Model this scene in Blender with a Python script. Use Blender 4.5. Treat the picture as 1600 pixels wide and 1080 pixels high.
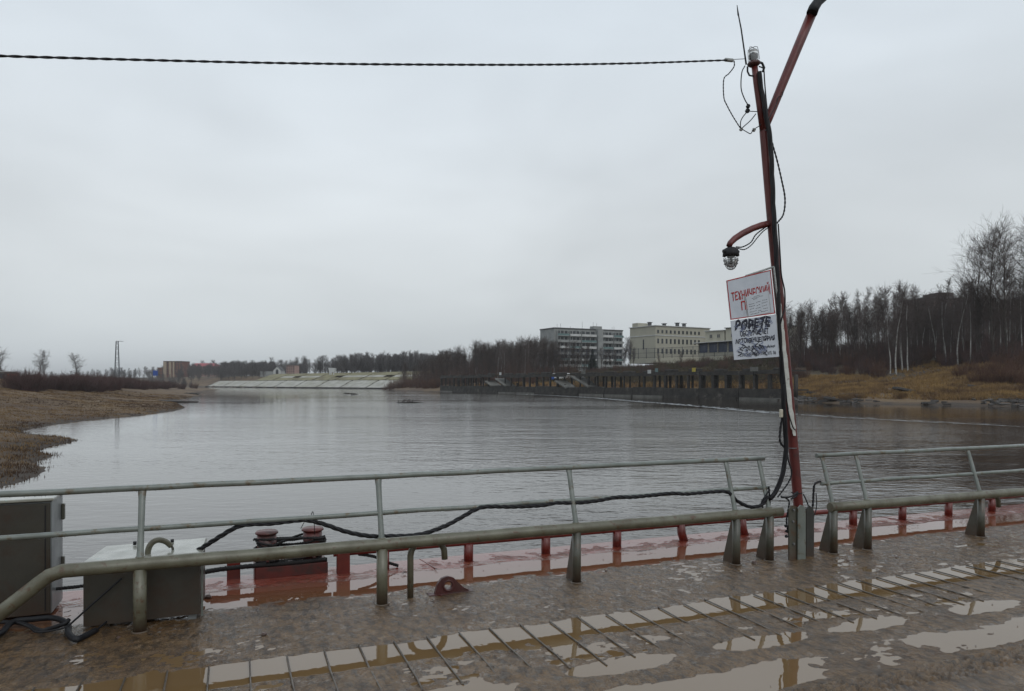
import bpy, math, random
import numpy as np
from mathutils import Vector, Matrix

for _o in list(bpy.data.objects):
    bpy.data.objects.remove(_o)
scn = bpy.context.scene
COL = scn.collection
PI = math.pi

# ------------------------------------------------------------------ camera, world, sun, exposure
F = 1130.0          # focal length in pixels of the 1600 px wide photograph
HZ = 598.0          # row of the horizon
CAMZ = 1.65         # eye height over the deck (deck top is z = 0, river is z = WZ)
WZ = -1.35
cam = bpy.data.cameras.new("camera")
cam.sensor_width = 36.0
cam.lens = F / 1600.0 * 36.0
cam.shift_y = (HZ - 540.0) / 1600.0
cam.clip_start = 0.05
cam.clip_end = 8000.0
camo = bpy.data.objects.new("camera", cam)
camo.location = (0, 0, CAMZ)
camo.rotation_euler = (math.radians(90), 0, 0)
COL.objects.link(camo)
scn.camera = camo

SUN_EL, SUN_AZ = 42.0, 150.0      # soft direction of the brightest part of the overcast
world = bpy.data.worlds.new("World")
scn.world = world
world.use_nodes = True
wt = world.node_tree
wt.nodes.clear()
wn, wl = wt.nodes.new, wt.links.new
w_out = wn("ShaderNodeOutputWorld")
sky = wn("ShaderNodeTexSky")
sky.sky_type = 'NISHITA'
sky.sun_disc = False
sky.sun_elevation = math.radians(SUN_EL)
sky.sun_rotation = math.radians(SUN_AZ)
sky.dust_density = 3.0
bg1 = wn("ShaderNodeBackground")
bg1.inputs['Strength'].default_value = 0.08
wl(sky.outputs[0], bg1.inputs['Color'])
tcw = wn("ShaderNodeTexCoord")
sep = wn("ShaderNodeSeparateXYZ")
wl(tcw.outputs['Generated'], sep.inputs[0])
ramp = wn("ShaderNodeValToRGB")
cr = ramp.color_ramp
cr.interpolation = 'B_SPLINE'
stops = [(0.0, (.10, .10, .10)), (.497, (.12, .12, .12)), (.503, (.585, .635, .67)), (.535, (.63, .675, .70)), (.575, (.675, .715, .735)),
         (.64, (.70, .75, .785)), (.74, (.69, .765, .835)), (1.0, (.76, .84, .92))]
while len(cr.elements) < len(stops):
    cr.elements.new(0.5)
for e, (p, c) in zip(cr.elements, stops):
    e.position = p
    e.color = (*c, 1)
mr = wn("ShaderNodeMapRange")
mr.inputs['From Min'].default_value = -1
mr.inputs['From Max'].default_value = 1
wl(sep.outputs['Z'], mr.inputs['Value'])
wl(mr.outputs[0], ramp.inputs[0])
mp = wn("ShaderNodeMapping")
mp.inputs['Scale'].default_value = (1.6, 1.6, 4.2)
mp.inputs['Location'].default_value = (.3, .1, .2)
wl(tcw.outputs['Generated'], mp.inputs[0])
cn = wn("ShaderNodeTexNoise")
cn.inputs['Scale'].default_value = 1.5
cn.inputs['Detail'].default_value = 3
cn.inputs['Roughness'].default_value = .5
cn.inputs['Distortion'].default_value = .3
wl(mp.outputs[0], cn.inputs['Vector'])
cmr = wn("ShaderNodeMapRange")
cmr.inputs['From Min'].default_value = .3
cmr.inputs['From Max'].default_value = .7
cmr.inputs['To Min'].default_value = .92
cmr.inputs['To Max'].default_value = 1.10
wl(cn.outputs['Fac'], cmr.inputs['Value'])
vm = wn("ShaderNodeVectorMath")
vm.operation = 'SCALE'
wl(ramp.outputs[0], vm.inputs[0])
dotn = wn("ShaderNodeVectorMath")      # thinner cloud, left of centre above the far bank
dotn.operation = 'DOT_PRODUCT'
dotn.inputs[1].default_value = (-.28, .93, .23)
wl(tcw.outputs['Generated'], dotn.inputs[0])
gl_ = wn("ShaderNodeMapRange")
gl_.interpolation_type = 'SMOOTHSTEP'
gl_.inputs['From Min'].default_value = .90
gl_.inputs['From Max'].default_value = 1.0
gl_.inputs['To Min'].default_value = .99
gl_.inputs['To Max'].default_value = 1.075
wl(dotn.outputs['Value'], gl_.inputs['Value'])
gm = wn("ShaderNodeMath")
gm.operation = 'MULTIPLY'
wl(gl_.outputs[0], gm.inputs[0])
wl(cmr.outputs[0], gm.inputs[1])
wl(gm.outputs[0], vm.inputs['Scale'])
bg2 = wn("ShaderNodeBackground")
bg2.inputs['Strength'].default_value = 1.0
wl(vm.outputs[0], bg2.inputs['Color'])
mixw = wn("ShaderNodeMixShader")
mixw.inputs[0].default_value = 0.94      # cloud cover
wl(bg1.outputs[0], mixw.inputs[1])
wl(bg2.outputs[0], mixw.inputs[2])
wl(mixw.outputs[0], w_out.inputs['Surface'])

sl = bpy.data.lights.new("sun", 'SUN')
sl.energy = 0.5
sl.angle = math.radians(40)
sl.color = (1.0, .965, .92)
so = bpy.data.objects.new("sun", sl)
_e, _a = math.radians(SUN_EL), math.radians(SUN_AZ)
_d = Vector((math.sin(_a) * math.cos(_e), math.cos(_a) * math.cos(_e), math.sin(_e)))
so.rotation_euler = _d.to_track_quat('Z', 'Y').to_euler()
so.location = _d * 50
COL.objects.link(so)

scn.view_settings.view_transform = 'Standard'
scn.view_settings.look = 'None'
scn.view_settings.exposure = 0.0
scn.view_settings.gamma = 1.0
scn.view_settings.use_curve_mapping = False
scn.render.engine = 'CYCLES'
scn.cycles.use_denoising = True
scn.cycles.max_bounces = 6
scn.cycles.transparent_max_bounces = 8
scn.cycles.caustics_reflective = False
scn.cycles.caustics_refractive = False

# ------------------------------------------------------------------ frames of reference
ANG = math.radians(21.5)            # the bridge runs this way across the view
CA, SA = math.cos(ANG), math.sin(ANG)
OX, OY = -0.965, 5.37


def W(px, py, d):
    return Vector(((px - 800) / F * d, d, CAMZ - (py - HZ) / F * d))


def onwater(px, py):
    d = (CAMZ - WZ) * F / (py - HZ)
    return ((px - 800) / F * d, d)


def dv(u, v, z=0.0):                # deck frame -> world
    return Vector((OX + u * CA - v * SA, OY + u * SA + v * CA, z))


def onplane(px, py, v0):            # point of the vertical plane v = v0 seen at a pixel
    k = (px - 800) / F
    y = (v0 - OX * SA + OY * CA) / (CA - k * SA)
    return W(px, py, y)


def deckuv(p):
    x, y = p[0] - OX, p[1] - OY
    return (x * CA + y * SA, -x * SA + y * CA, p[2])


def pu(px, py, v0):                 # same, in deck coordinates
    return Vector(deckuv(onplane(px, py, v0)))


# ------------------------------------------------------------------ materials
MATS = {}


def mat(name, c1, c2=None, scale=3.0, rough=.6, rough2=None, bump=0.0, bscale=30.0, detail=6, metallic=0.0, coat=0.0, spec=.5,
        c3=None, scale3=1.0, lo3=.5, hi3=.62, stretch=(1, 1, 1), ior=1.5, coord='Object', lo=.35, hi=.65, transmission=0.0, splash=None):
    if name in MATS:
        return MATS[name]
    m = bpy.data.materials.new(name)
    m.use_nodes = True
    nt = m.node_tree
    n, l = nt.nodes.new, nt.links.new
    b = nt.nodes['Principled BSDF']
    tc = n('ShaderNodeTexCoord')
    mpn = n('ShaderNodeMapping')
    mpn.inputs['Scale'].default_value = stretch
    l(tc.outputs[coord], mpn.inputs[0])
    if c2 is None:
        c2 = tuple(x * .8 for x in c1)
    nz = n('ShaderNodeTexNoise')
    nz.inputs['Scale'].default_value = scale
    nz.inputs['Detail'].default_value = detail
    nz.inputs['Roughness'].default_value = .6
    l(mpn.outputs[0], nz.inputs['Vector'])
    r = n('ShaderNodeMapRange')
    r.inputs['From Min'].default_value = lo
    r.inputs['From Max'].default_value = hi
    l(nz.outputs['Fac'], r.inputs['Value'])
    mx = n('ShaderNodeMix')
    mx.data_type = 'RGBA'
    mx.inputs['A'].default_value = (*c1, 1)
    mx.inputs['B'].default_value = (*c2, 1)
    l(r.outputs[0], mx.inputs['Factor'])
    col = mx.outputs['Result']
    if c3 is not None:
        n3 = n('ShaderNodeTexNoise')
        n3.inputs['Scale'].default_value = scale3
        n3.inputs['Detail'].default_value = 8
        n3.inputs['Roughness'].default_value = .7
        l(mpn.outputs[0], n3.inputs['Vector'])
        r3 = n('ShaderNodeMapRange')
        r3.inputs['From Min'].default_value = lo3
        r3.inputs['From Max'].default_value = hi3
        l(n3.outputs['Fac'], r3.inputs['Value'])
        m3 = n('ShaderNodeMix')
        m3.data_type = 'RGBA'
        l(r3.outputs[0], m3.inputs['Factor'])
        l(col, m3.inputs['A'])
        m3.inputs['B'].default_value = (*c3, 1)
        col = m3.outputs['Result']
    if splash is not None:
        sh, scol = splash
        sz_ = n('ShaderNodeSeparateXYZ')
        l(tc.outputs['Object'], sz_.inputs[0])
        ns = n('ShaderNodeTexNoise')
        ns.inputs['Scale'].default_value = 22
        ns.inputs['Detail'].default_value = 6
        l(tc.outputs['Object'], ns.inputs['Vector'])
        a1 = n('ShaderNodeMath')
        a1.operation = 'MULTIPLY_ADD'
        l(ns.outputs['Fac'], a1.inputs[0])
        a1.inputs[1].default_value = sh * 1.3
        l(sz_.outputs['Z'], a1.inputs[2])
        rs_ = n('ShaderNodeMapRange')
        rs_.inputs['From Min'].default_value = sh * .55
        rs_.inputs['From Max'].default_value = sh * 1.6
        rs_.inputs['To Min'].default_value = .9
        rs_.inputs['To Max'].default_value = 0
        l(a1.outputs[0], rs_.inputs['Value'])
        ms = n('ShaderNodeMix')
        ms.data_type = 'RGBA'
        l(rs_.outputs[0], ms.inputs['Factor'])
        l(col, ms.inputs['A'])
        ms.inputs['B'].default_value = (*scol, 1)
        col = ms.outputs['Result']
    l(col, b.inputs['Base Color'])
    if rough2 is not None:
        rr = n('ShaderNodeMapRange')
        rr.inputs['From Min'].default_value = .35
        rr.inputs['From Max'].default_value = .65
        rr.inputs['To Min'].default_value = rough
        rr.inputs['To Max'].default_value = rough2
        l(nz.outputs['Fac'], rr.inputs['Value'])
        l(rr.outputs[0], b.inputs['Roughness'])
    else:
        b.inputs['Roughness'].default_value = rough
    b.inputs['Metallic'].default_value = metallic
    b.inputs['Coat Weight'].default_value = coat
    b.inputs['Coat Roughness'].default_value = .12
    b.inputs['Specular IOR Level'].default_value = spec
    b.inputs['IOR'].default_value = ior
    b.inputs['Transmission Weight'].default_value = transmission
    if bump:
        nb = n('ShaderNodeTexNoise')
        nb.inputs['Scale'].default_value = bscale
        nb.inputs['Detail'].default_value = 4
        l(mpn.outputs[0], nb.inputs['Vector'])
        bp = n('ShaderNodeBump')
        bp.inputs['Strength'].default_value = 1.0
        bp.inputs['Distance'].default_value = bump
        l(nb.outputs['Fac'], bp.inputs['Height'])
        l(bp.outputs[0], b.inputs['Normal'])
    MATS[name] = m
    return m


GREY = mat('wet_grey_paint', (0.1845, 0.205, 0.1845), (0.1312, 0.1476, 0.1312), 7, .28, .5, .0006, 90, coat=.35, c3=(.11, .085, .05), scale3=12, lo3=.55, hi3=.63)
MUDGREY = mat('muddy_grey_paint', (0.152, 0.148, 0.104), (0.096, 0.088, 0.056), 6, .3, .55, .0015, 60, coat=.3, c3=(.085, .045, .022), scale3=18, lo3=.55, hi3=.66, splash=(.13, (.075, .045, .028)))
GREYDARK = mat('dark_grey_paint', (0.085, 0.085, 0.06664), (0.0578, 0.0578, 0.04216), 6, .35, .5, .0015, 60, coat=.3, c3=(.085, .05, .028), scale3=11, lo3=.53, hi3=.66, splash=(.16, (.075, .042, .026)))
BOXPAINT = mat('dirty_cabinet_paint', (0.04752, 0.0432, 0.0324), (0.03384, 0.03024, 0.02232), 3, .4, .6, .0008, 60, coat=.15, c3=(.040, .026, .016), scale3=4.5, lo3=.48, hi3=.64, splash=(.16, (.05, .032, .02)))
BOXTOP = mat('wet_sheen_lid', (0.336, 0.336, 0.288), (0.24, 0.24, 0.2), 9, .2, .4, .0006, 70, coat=.6, c3=(.25, .45, .40), scale3=5, lo3=.60, hi3=.68)  # whitish wet reflection on the lid is put into this pale base colour
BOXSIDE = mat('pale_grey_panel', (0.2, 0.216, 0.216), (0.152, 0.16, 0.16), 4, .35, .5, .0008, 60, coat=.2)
RED = mat('red_lead_paint', (0.164, 0.02132, 0.01394), (0.1148, 0.01558, 0.01066), 8, .3, .5, .0015, 60, coat=.35, c3=(.085, .022, .016), scale3=6, lo3=.52, hi3=.68)
REDPOLE = mat('red_pole_paint', (0.1403, 0.0187, 0.01445), (0.085, 0.01445, 0.0119), 5, .4, .6, .002, 40, coat=.15, c3=(.06, .016, .014), scale3=12, lo3=.52, hi3=.66, stretch=(1, 1, .5))
LUG = mat('brown_red_paint', (.075, .016, .014), (.05, .013, .012), 12, .35, .6, .0015, 60, coat=.2, c3=(.06, .03, .02), scale3=9)
BLACK = mat('black_rubber', (.009, .009, .011), (.014, .014, .016), 20, .5, .65, .0005, 100, spec=.35)
ROPE = mat('black_rope', (.010, .010, .011), (.020, .019, .018), 30, .6, .8, .001, 200, spec=.3)
WHITE = mat('white_board_paint', (.56, .60, .66), (.48, .52, .58), 6, .45, .6, .0004, 60, c3=(.34, .36, .38), scale3=5, lo3=.6, hi3=.75)
PAPER = mat('white_paper', (.56, .60, .65), (.50, .54, .59), 8, .7)
SIGNRED = mat('red_lettering', (.42, .024, .022), (.30, .022, .02), 40, .6)
INK = mat('black_lettering', (.008, .009, .018), (.03, .035, .06), 40, .6)
INKBLUE = mat('faded_blue_ink', (.12, .15, .28), (.25, .28, .38), 30, .6)
WHITEFLAKE = mat('flaking_white_paint', (.62, .63, .60), (.48, .49, .45), 18, .5, .6, .002, 30, c3=(.12, .08, .06), scale3=14, lo3=.62, hi3=.67)
STEEL = mat('dull_steel', (.22, .22, .22), (.14, .14, .14), 15, .4, .5, metallic=.6)
BARSTEEL = mat('muddy_tread_steel', (.13, .105, .080), (.06, .05, .04), 25, .3, .55, .001, 120, coat=.3)
CONC = mat('dark_wet_concrete', (0.04032, 0.03528, 0.03024), (0.02016, 0.018, 0.01584), .8, .7, .85, .02, 4, c3=(.11, .10, .085), scale3=.5, lo3=.58, hi3=.7)
CONCL = mat('grey_concrete', (.17, .165, .15), (.10, .10, .09), .9, .8, .9, .01, 6)
SLABW = mat('pale_concrete_slab', (.44, .43, .385), (.29, .28, .245), .25, .8, .9, c3=(.26, .25, .18), scale3=.12, lo3=.5, hi3=.7, coord='Generated' if False else 'Object')
SLABG = mat('weedy_concrete_slab', (.235, .215, .12), (.18, .165, .09), .3, .9, .9, c3=(.14, .12, .07), scale3=.15)
BEIGE = mat('beige_render', (.40, .385, .31), (.36, .345, .28), .3, .85, .9)
PANELG = mat('grey_panel_wall', (.30, .31, .30), (.23, .24, .235), .4, .85, .9)
TEALP = mat('teal_panel', (.14, .22, .22), (.11, .17, .17), .5, .8)
WHITER = mat('white_render', (.55, .56, .55), (.45, .46, .45), .4, .85)
BRICK = mat('red_brick_wall', (.16, .055, .038), (.11, .04, .03), 1.2, .9, c3=(.20, .12, .09), scale3=.3)
BRICKD = mat('brown_brick_wall', (.060, .040, .036), (.046, .032, .029), .6, .9)
ORANGE = mat('orange_brick_wall', (.30, .10, .04), (.22, .075, .03), .6, .9)
PINK = mat('pink_render', (.42, .28, .24), (.36, .23, .2), .5, .9)
REDROOF = mat('red_metal_roof', (.36, .045, .06), (.28, .04, .05), .5, .6)
DROOF = mat('dark_roof_felt', (.06, .06, .062), (.09, .09, .09), .5, .8)
PANE = mat('dark_window_glass', (.022, .026, .032), (.035, .04, .045), .8, .15, spec=.6)
BLUEP = mat('blue_panel', (.035, .055, .11), (.025, .04, .08), .5, .5)
BLUEB = mat('bright_blue_board', (.02, .09, .38), (.03, .07, .28), .5, .5)
FENCEM = mat('dark_blue_metal', (.018, .022, .04), (.03, .035, .05), 2, .5)
YELLOW = mat('yellow_board', (.45, .36, .06), (.35, .28, .05), 2, .7)
BARKB = mat('birch_bark', (.46, .45, .42), (.34, .33, .31), 1.5, .8, c3=(.035, .03, .028), scale3=2.2, lo3=.52, hi3=.60, stretch=(1.5, 1.5, 4))
BARKD = mat('grey_brown_bark', (0.076, 0.0624, 0.0512), (0.04, 0.0336, 0.0288), 3, .9, stretch=(2, 2, .6))
TWIG = mat('brown_twigs', (0.068, 0.0464, 0.0368), (0.04, 0.0288, 0.0248), .8, .9)
TWIGB = mat('birch_twigs', (0.07225, 0.0493, 0.0442), (0.102, 0.08075, 0.07225), .8, .9)
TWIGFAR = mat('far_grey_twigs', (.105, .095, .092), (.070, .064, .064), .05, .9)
WILLOW = mat('red_brown_willow_stems', (0.1105, 0.0527, 0.0323), (0.068, 0.0357, 0.02465), .6, .9)
WILLOWL = mat('dark_purple_willow_stems', (.088, .046, .042), (.055, .034, .031), .6, .9)
REEDS = mat('ochre_reeds', (.15, .085, .035), (.09, .05, .025), .6, .9)
SPRUCE = mat('dark_spruce_needles', (.020, .030, .020), (.012, .018, .013), 2, .9)
GRASSY = mat('dry_yellow_grass', (.31, .195, .068), (.17, .10, .042), .22, .9, c3=(.085, .045, .025), scale3=.16, lo3=.5, hi3=.62)
GRASSL = mat('dry_brown_grass', (0.2214, 0.1394, 0.0574), (0.1271, 0.07544, 0.03444), .22, .9, c3=(.065, .036, .02), scale3=.13, lo3=.48, hi3=.56, lo=.42, hi=.58)
GRASSH = mat('olive_hill_grass', (.092, .074, .036), (.064, .046, .026), .12, .9, c3=(.045, .028, .018), scale3=.07)
ROCK = mat('dark_broken_stone', (.075, .066, .060), (.042, .037, .034), 1.2, .7, .85, .01, 8)
PEBBLE = mat('pebble_stone', (.11, .06, .045), (.07, .045, .035), 30, .5, coat=.3)
SNAG = mat('black_wet_timber', (.022, .018, .016), (.04, .03, .026), 3, .6)
FOAM = mat('pale_river_foam', (.55, .57, .58), (.42, .44, .46), .6, .7)
GLASS = mat('lamp_glass', (.93, .95, .95), (.9, .92, .92), 3, .05, transmission=.85, ior=1.4)
BULB = mat('milky_bulb', (.55, .56, .55), (.45, .46, .45), 30, .2, transmission=.3)
DROP = mat('rain_drop', (.9, .93, .95), (.9, .93, .95), 3, .02, transmission=.9, ior=1.33)
CERAMIC = mat('pale_insulator', (.38, .39, .38), (.25, .26, .25), 60, .4)

# river water
m = bpy.data.materials.new('river_water')
m.use_nodes = True
nt = m.node_tree
n, l = nt.nodes.new, nt.links.new
b = nt.nodes['Principled BSDF']
b.inputs['Base Color'].default_value = (.034, .024, .017, 1)
b.inputs['IOR'].default_value = 1.5
b.inputs['Specular IOR Level'].default_value = .85
b.inputs['Roughness'].default_value = .045
geo = n('ShaderNodeNewGeometry')


def wnoise(sx, sy, rot, detail, rough=.55):
    q = n('ShaderNodeMapping')
    q.inputs['Scale'].default_value = (sx, sy, 1)
    q.inputs['Rotation'].default_value = (0, 0, rot)
    l(geo.outputs['Position'], q.inputs[0])
    z = n('ShaderNodeTexNoise')
    z.inputs['Scale'].default_value = 1
    z.inputs['Detail'].default_value = detail
    z.inputs['Roughness'].default_value = rough
    l(q.outputs[0], z.inputs['Vector'])
    return z.outputs['Fac']


def mth(op, a, b_=None, clamp=False):
    q = n('ShaderNodeMath')
    q.operation = op
    q.use_clamp = clamp
    for i, v in enumerate((a, b_)):
        if v is None:
            continue
        if isinstance(v, (int, float)):
            q.inputs[i].default_value = v
        else:
            l(v, q.inputs[i])
    return q.outputs[0]


def mrange(v, a, b_, c, d):
    q = n('ShaderNodeMapRange')
    for k, x in zip(('From Min', 'From Max', 'To Min', 'To Max'), (a, b_, c, d)):
        q.inputs[k].default_value = x
    l(v, q.inputs['Value'])
    return q.outputs[0]


sx = n('ShaderNodeSeparateXYZ')
l(geo.outputs['Position'], sx.inputs[0])
small = wnoise(1.3, 2.4, .15, 3)
mid = wnoise(.34, .75, .3, 3)
tiny = wnoise(3.2, 8.0, .1, 3)
h = mth('ADD', mth('ADD', mth('MULTIPLY', small, .50), mth('MULTIPLY', mid, .5)), mth('MULTIPLY', tiny, .13))
patch = wnoise(.018, .05, .35, 4, .6)
fromx = mrange(mth('ADD', sx.outputs['X'], mth('MULTIPLY', sx.outputs['Y'], .22)), -14, 20, .10, 1.0)
pa = mrange(patch, .38, .62, .35, 1.15)
amp = mth('MULTIPLY', mth('MULTIPLY', fromx, pa), mrange(mth('MULTIPLY', sx.outputs['X'], sx.outputs['Y']), 1300, 2500, 1.0, .16))
hh = mth('MULTIPLY', h, amp)
bp = n('ShaderNodeBump')
bp.inputs['Strength'].default_value = 1
bp.inputs['Distance'].default_value = .12
l(hh, bp.inputs['Height'])
l(bp.outputs[0], b.inputs['Normal'])
WATER = m

# puddles on the deck: thin brown rain water
m = bpy.data.materials.new('muddy_puddle_water')
m.use_nodes = True
nt = m.node_tree
n, l = nt.nodes.new, nt.links.new
b = nt.nodes['Principled BSDF']
tc = n('ShaderNodeTexCoord')
sp = n('ShaderNodeSeparateXYZ')
l(tc.outputs['Object'], sp.inputs[0])
fv = mrange(sp.outputs['Y'], -.1, .75, 0, 1)
mx = n('ShaderNodeMix')
mx.data_type = 'RGBA'
l(fv, mx.inputs['Factor'])
mx.inputs['A'].default_value = (.160, .100, .046, 1)
mx.inputs['B'].default_value = (.17, .062, .036, 1)
l(mx.outputs['Result'], b.inputs['Base Color'])
b.inputs['Roughness'].default_value = .015
b.inputs['IOR'].default_value = 1.5
b.inputs['Specular IOR Level'].default_value = 1.0
nz = n('ShaderNodeTexNoise')
nz.inputs['Scale'].default_value = 7
l(tc.outputs['Object'], nz.inputs['Vector'])
bp = n('ShaderNodeBump')
bp.inputs['Distance'].default_value = .0006
l(nz.outputs['Fac'], bp.inputs['Height'])
l(bp.outputs[0], b.inputs['Normal'])
PUDDLE = m

# deck: wet mud, grit and red lead paint towards the edge
m = bpy.data.materials.new('wet_muddy_deck')
m.use_nodes = True
nt = m.node_tree
n, l = nt.nodes.new, nt.links.new
b = nt.nodes['Principled BSDF']
tc = n('ShaderNodeTexCoord')
sp = n('ShaderNodeSeparateXYZ')
l(tc.outputs['Object'], sp.inputs[0])


def onoise(scale, detail=5, rough=.6, vec=None, st=(1, 1, 1)):
    q = n('ShaderNodeMapping')
    q.inputs['Scale'].default_value = st
    l(tc.outputs['Object'], q.inputs[0])
    z = n('ShaderNodeTexNoise')
    z.inputs['Scale'].default_value = scale
    z.inputs['Detail'].default_value = detail
    z.inputs['Roughness'].default_value = rough
    l(q.outputs[0], z.inputs['Vector'])
    return z.outputs['Fac']


def mixc(f, a, b_):
    q = n('ShaderNodeMix')
    q.data_type = 'RGBA'
    if isinstance(f, (int, float)):
        q.inputs['Factor'].default_value = f
    else:
        l(f, q.inputs['Factor'])
    for k, v in (('A', a), ('B', b_)):
        if isinstance(v, tuple):
            q.inputs[k].default_value = (*v, 1)
        else:
            l(v, q.inputs[k])
    return q.outputs['Result']


grain = onoise(95, 4, .7)
blot = onoise(2.3, 6, .6)
blot2 = onoise(6.5, 5, .65)
mud = mixc(mrange(blot, .35, .65, 0, 1), (.180, .106, .046), (.108, .063, .027))
mud = mixc(mrange(onoise(13, 5, .65, st=(1.3, .62, 1)), .46, .60, 0, .75), mud, (.026, .018, .012))
mud = mixc(mrange(onoise(22, 4, .6, st=(1, .5, 1)), .56, .66, 0, .5), mud, (.21, .14, .075))
mud = mixc(mrange(grain, .45, .62, 0, .5), mud, (.030, .020, .014))
mud = mixc(mrange(onoise(240, 2, .5), .62, .72, 0, .6), mud, (.20, .165, .13))
vv = mth('ADD', sp.outputs['Y'], mth('MULTIPLY', mth('SUBTRACT', blot2, .5), 1.3))
redf = mrange(vv, .45, .98, 0, 1)
redc = mixc(mrange(blot2, .35, .65, 0, 1), (.235, .040, .025), (.15, .034, .023))
col = mixc(redf, mud, redc)
streak = mrange(mth('ADD', blot2, mth('MULTIPLY', redf, .1)), .60, .68, 0, .5)
nearred = mrange(sp.outputs['Y'], -.1, .45, 0, 1)
col = mixc(mth('MULTIPLY', streak, nearred), col, (.26, .07, .045))
col = mixc(mrange(sp.outputs['Z'], .0, .004, .45, 0), col, (.07, .038, .02))
l(col, b.inputs['Base Color'])
rgh = mrange(blot2, .38, .62, .05, .26)
rgh = mth('SUBTRACT', rgh, mth('MULTIPLY', redf, .10))
wetz = mrange(sp.outputs['Z'], .0, .0055, 1, 0)
rgh = mth('MAXIMUM', mth('SUBTRACT', rgh, mth('MULTIPLY', wetz, .28)), .04)
l(rgh, b.inputs['Roughness'])
b.inputs['Coat Weight'].default_value = .28
b.inputs['Specular IOR Level'].default_value = .38
b.inputs['Coat Roughness'].default_value = .07
b.inputs['Coat IOR'].default_value = 1.4
gb = mth('MULTIPLY', mth('ADD', grain, mth('MULTIPLY', onoise(14, 4, .6, st=(1, .55, 1)), 5.0)), mrange(redf, 0, 1, 1, .06))
bp = n('ShaderNodeBump')
bp.inputs['Distance'].default_value = .0075
l(gb, bp.inputs['Height'])
l(bp.outputs[0], b.inputs['Normal'])
l(bp.outputs[0], b.inputs['Coat Normal'])
DECKM = m

# land: mud by the water, dry grass, dark hillside (the shore distance is a point attribute)
m = bpy.data.materials.new('river_bank_ground')
m.use_nodes = True
nt = m.node_tree
n, l = nt.nodes.new, nt.links.new
b = nt.nodes['Principled BSDF']
tc = n('ShaderNodeTexCoord')
at = n('ShaderNodeAttribute')
at.attribute_name = 'shore'
ah = n('ShaderNodeAttribute')
ah.attribute_name = 'side'
big = onoise(.07, 6, .6, st=(1, 1.6, 1))
fine = onoise(1.4, 6, .7)
g1 = mixc(mrange(big, .42, .6, 0, 1), (.165, .108, .052), (.085, .052, .030))
g1 = mixc(mrange(fine, .4, .65, 0, .7), g1, (.095, .060, .034))
g2 = mixc(mrange(big, .42, .6, 0, 1), (.090, .070, .036), (.060, .040, .026))
sd = mth('ADD', at.outputs['Fac'], mth('MULTIPLY', mth('SUBTRACT', onoise(.25, 5, .6), .5), 7))
wet = mrange(sd, .2, 2.2, 0, 1)
c = mixc(wet, (.048, .034, .024), g1)
c = mixc(mth('MULTIPLY', ah.outputs['Fac'], mrange(sd, 20, 30, 0, 1)), c, g2)
l(c, b.inputs['Base Color'])
b.inputs['Roughness'].default_value = .85
bp = n('ShaderNodeBump')
bp.inputs['Distance'].default_value = .25
l(fine, bp.inputs['Height'])
l(bp.outputs[0], b.inputs['Normal'])
LAND = m


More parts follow.
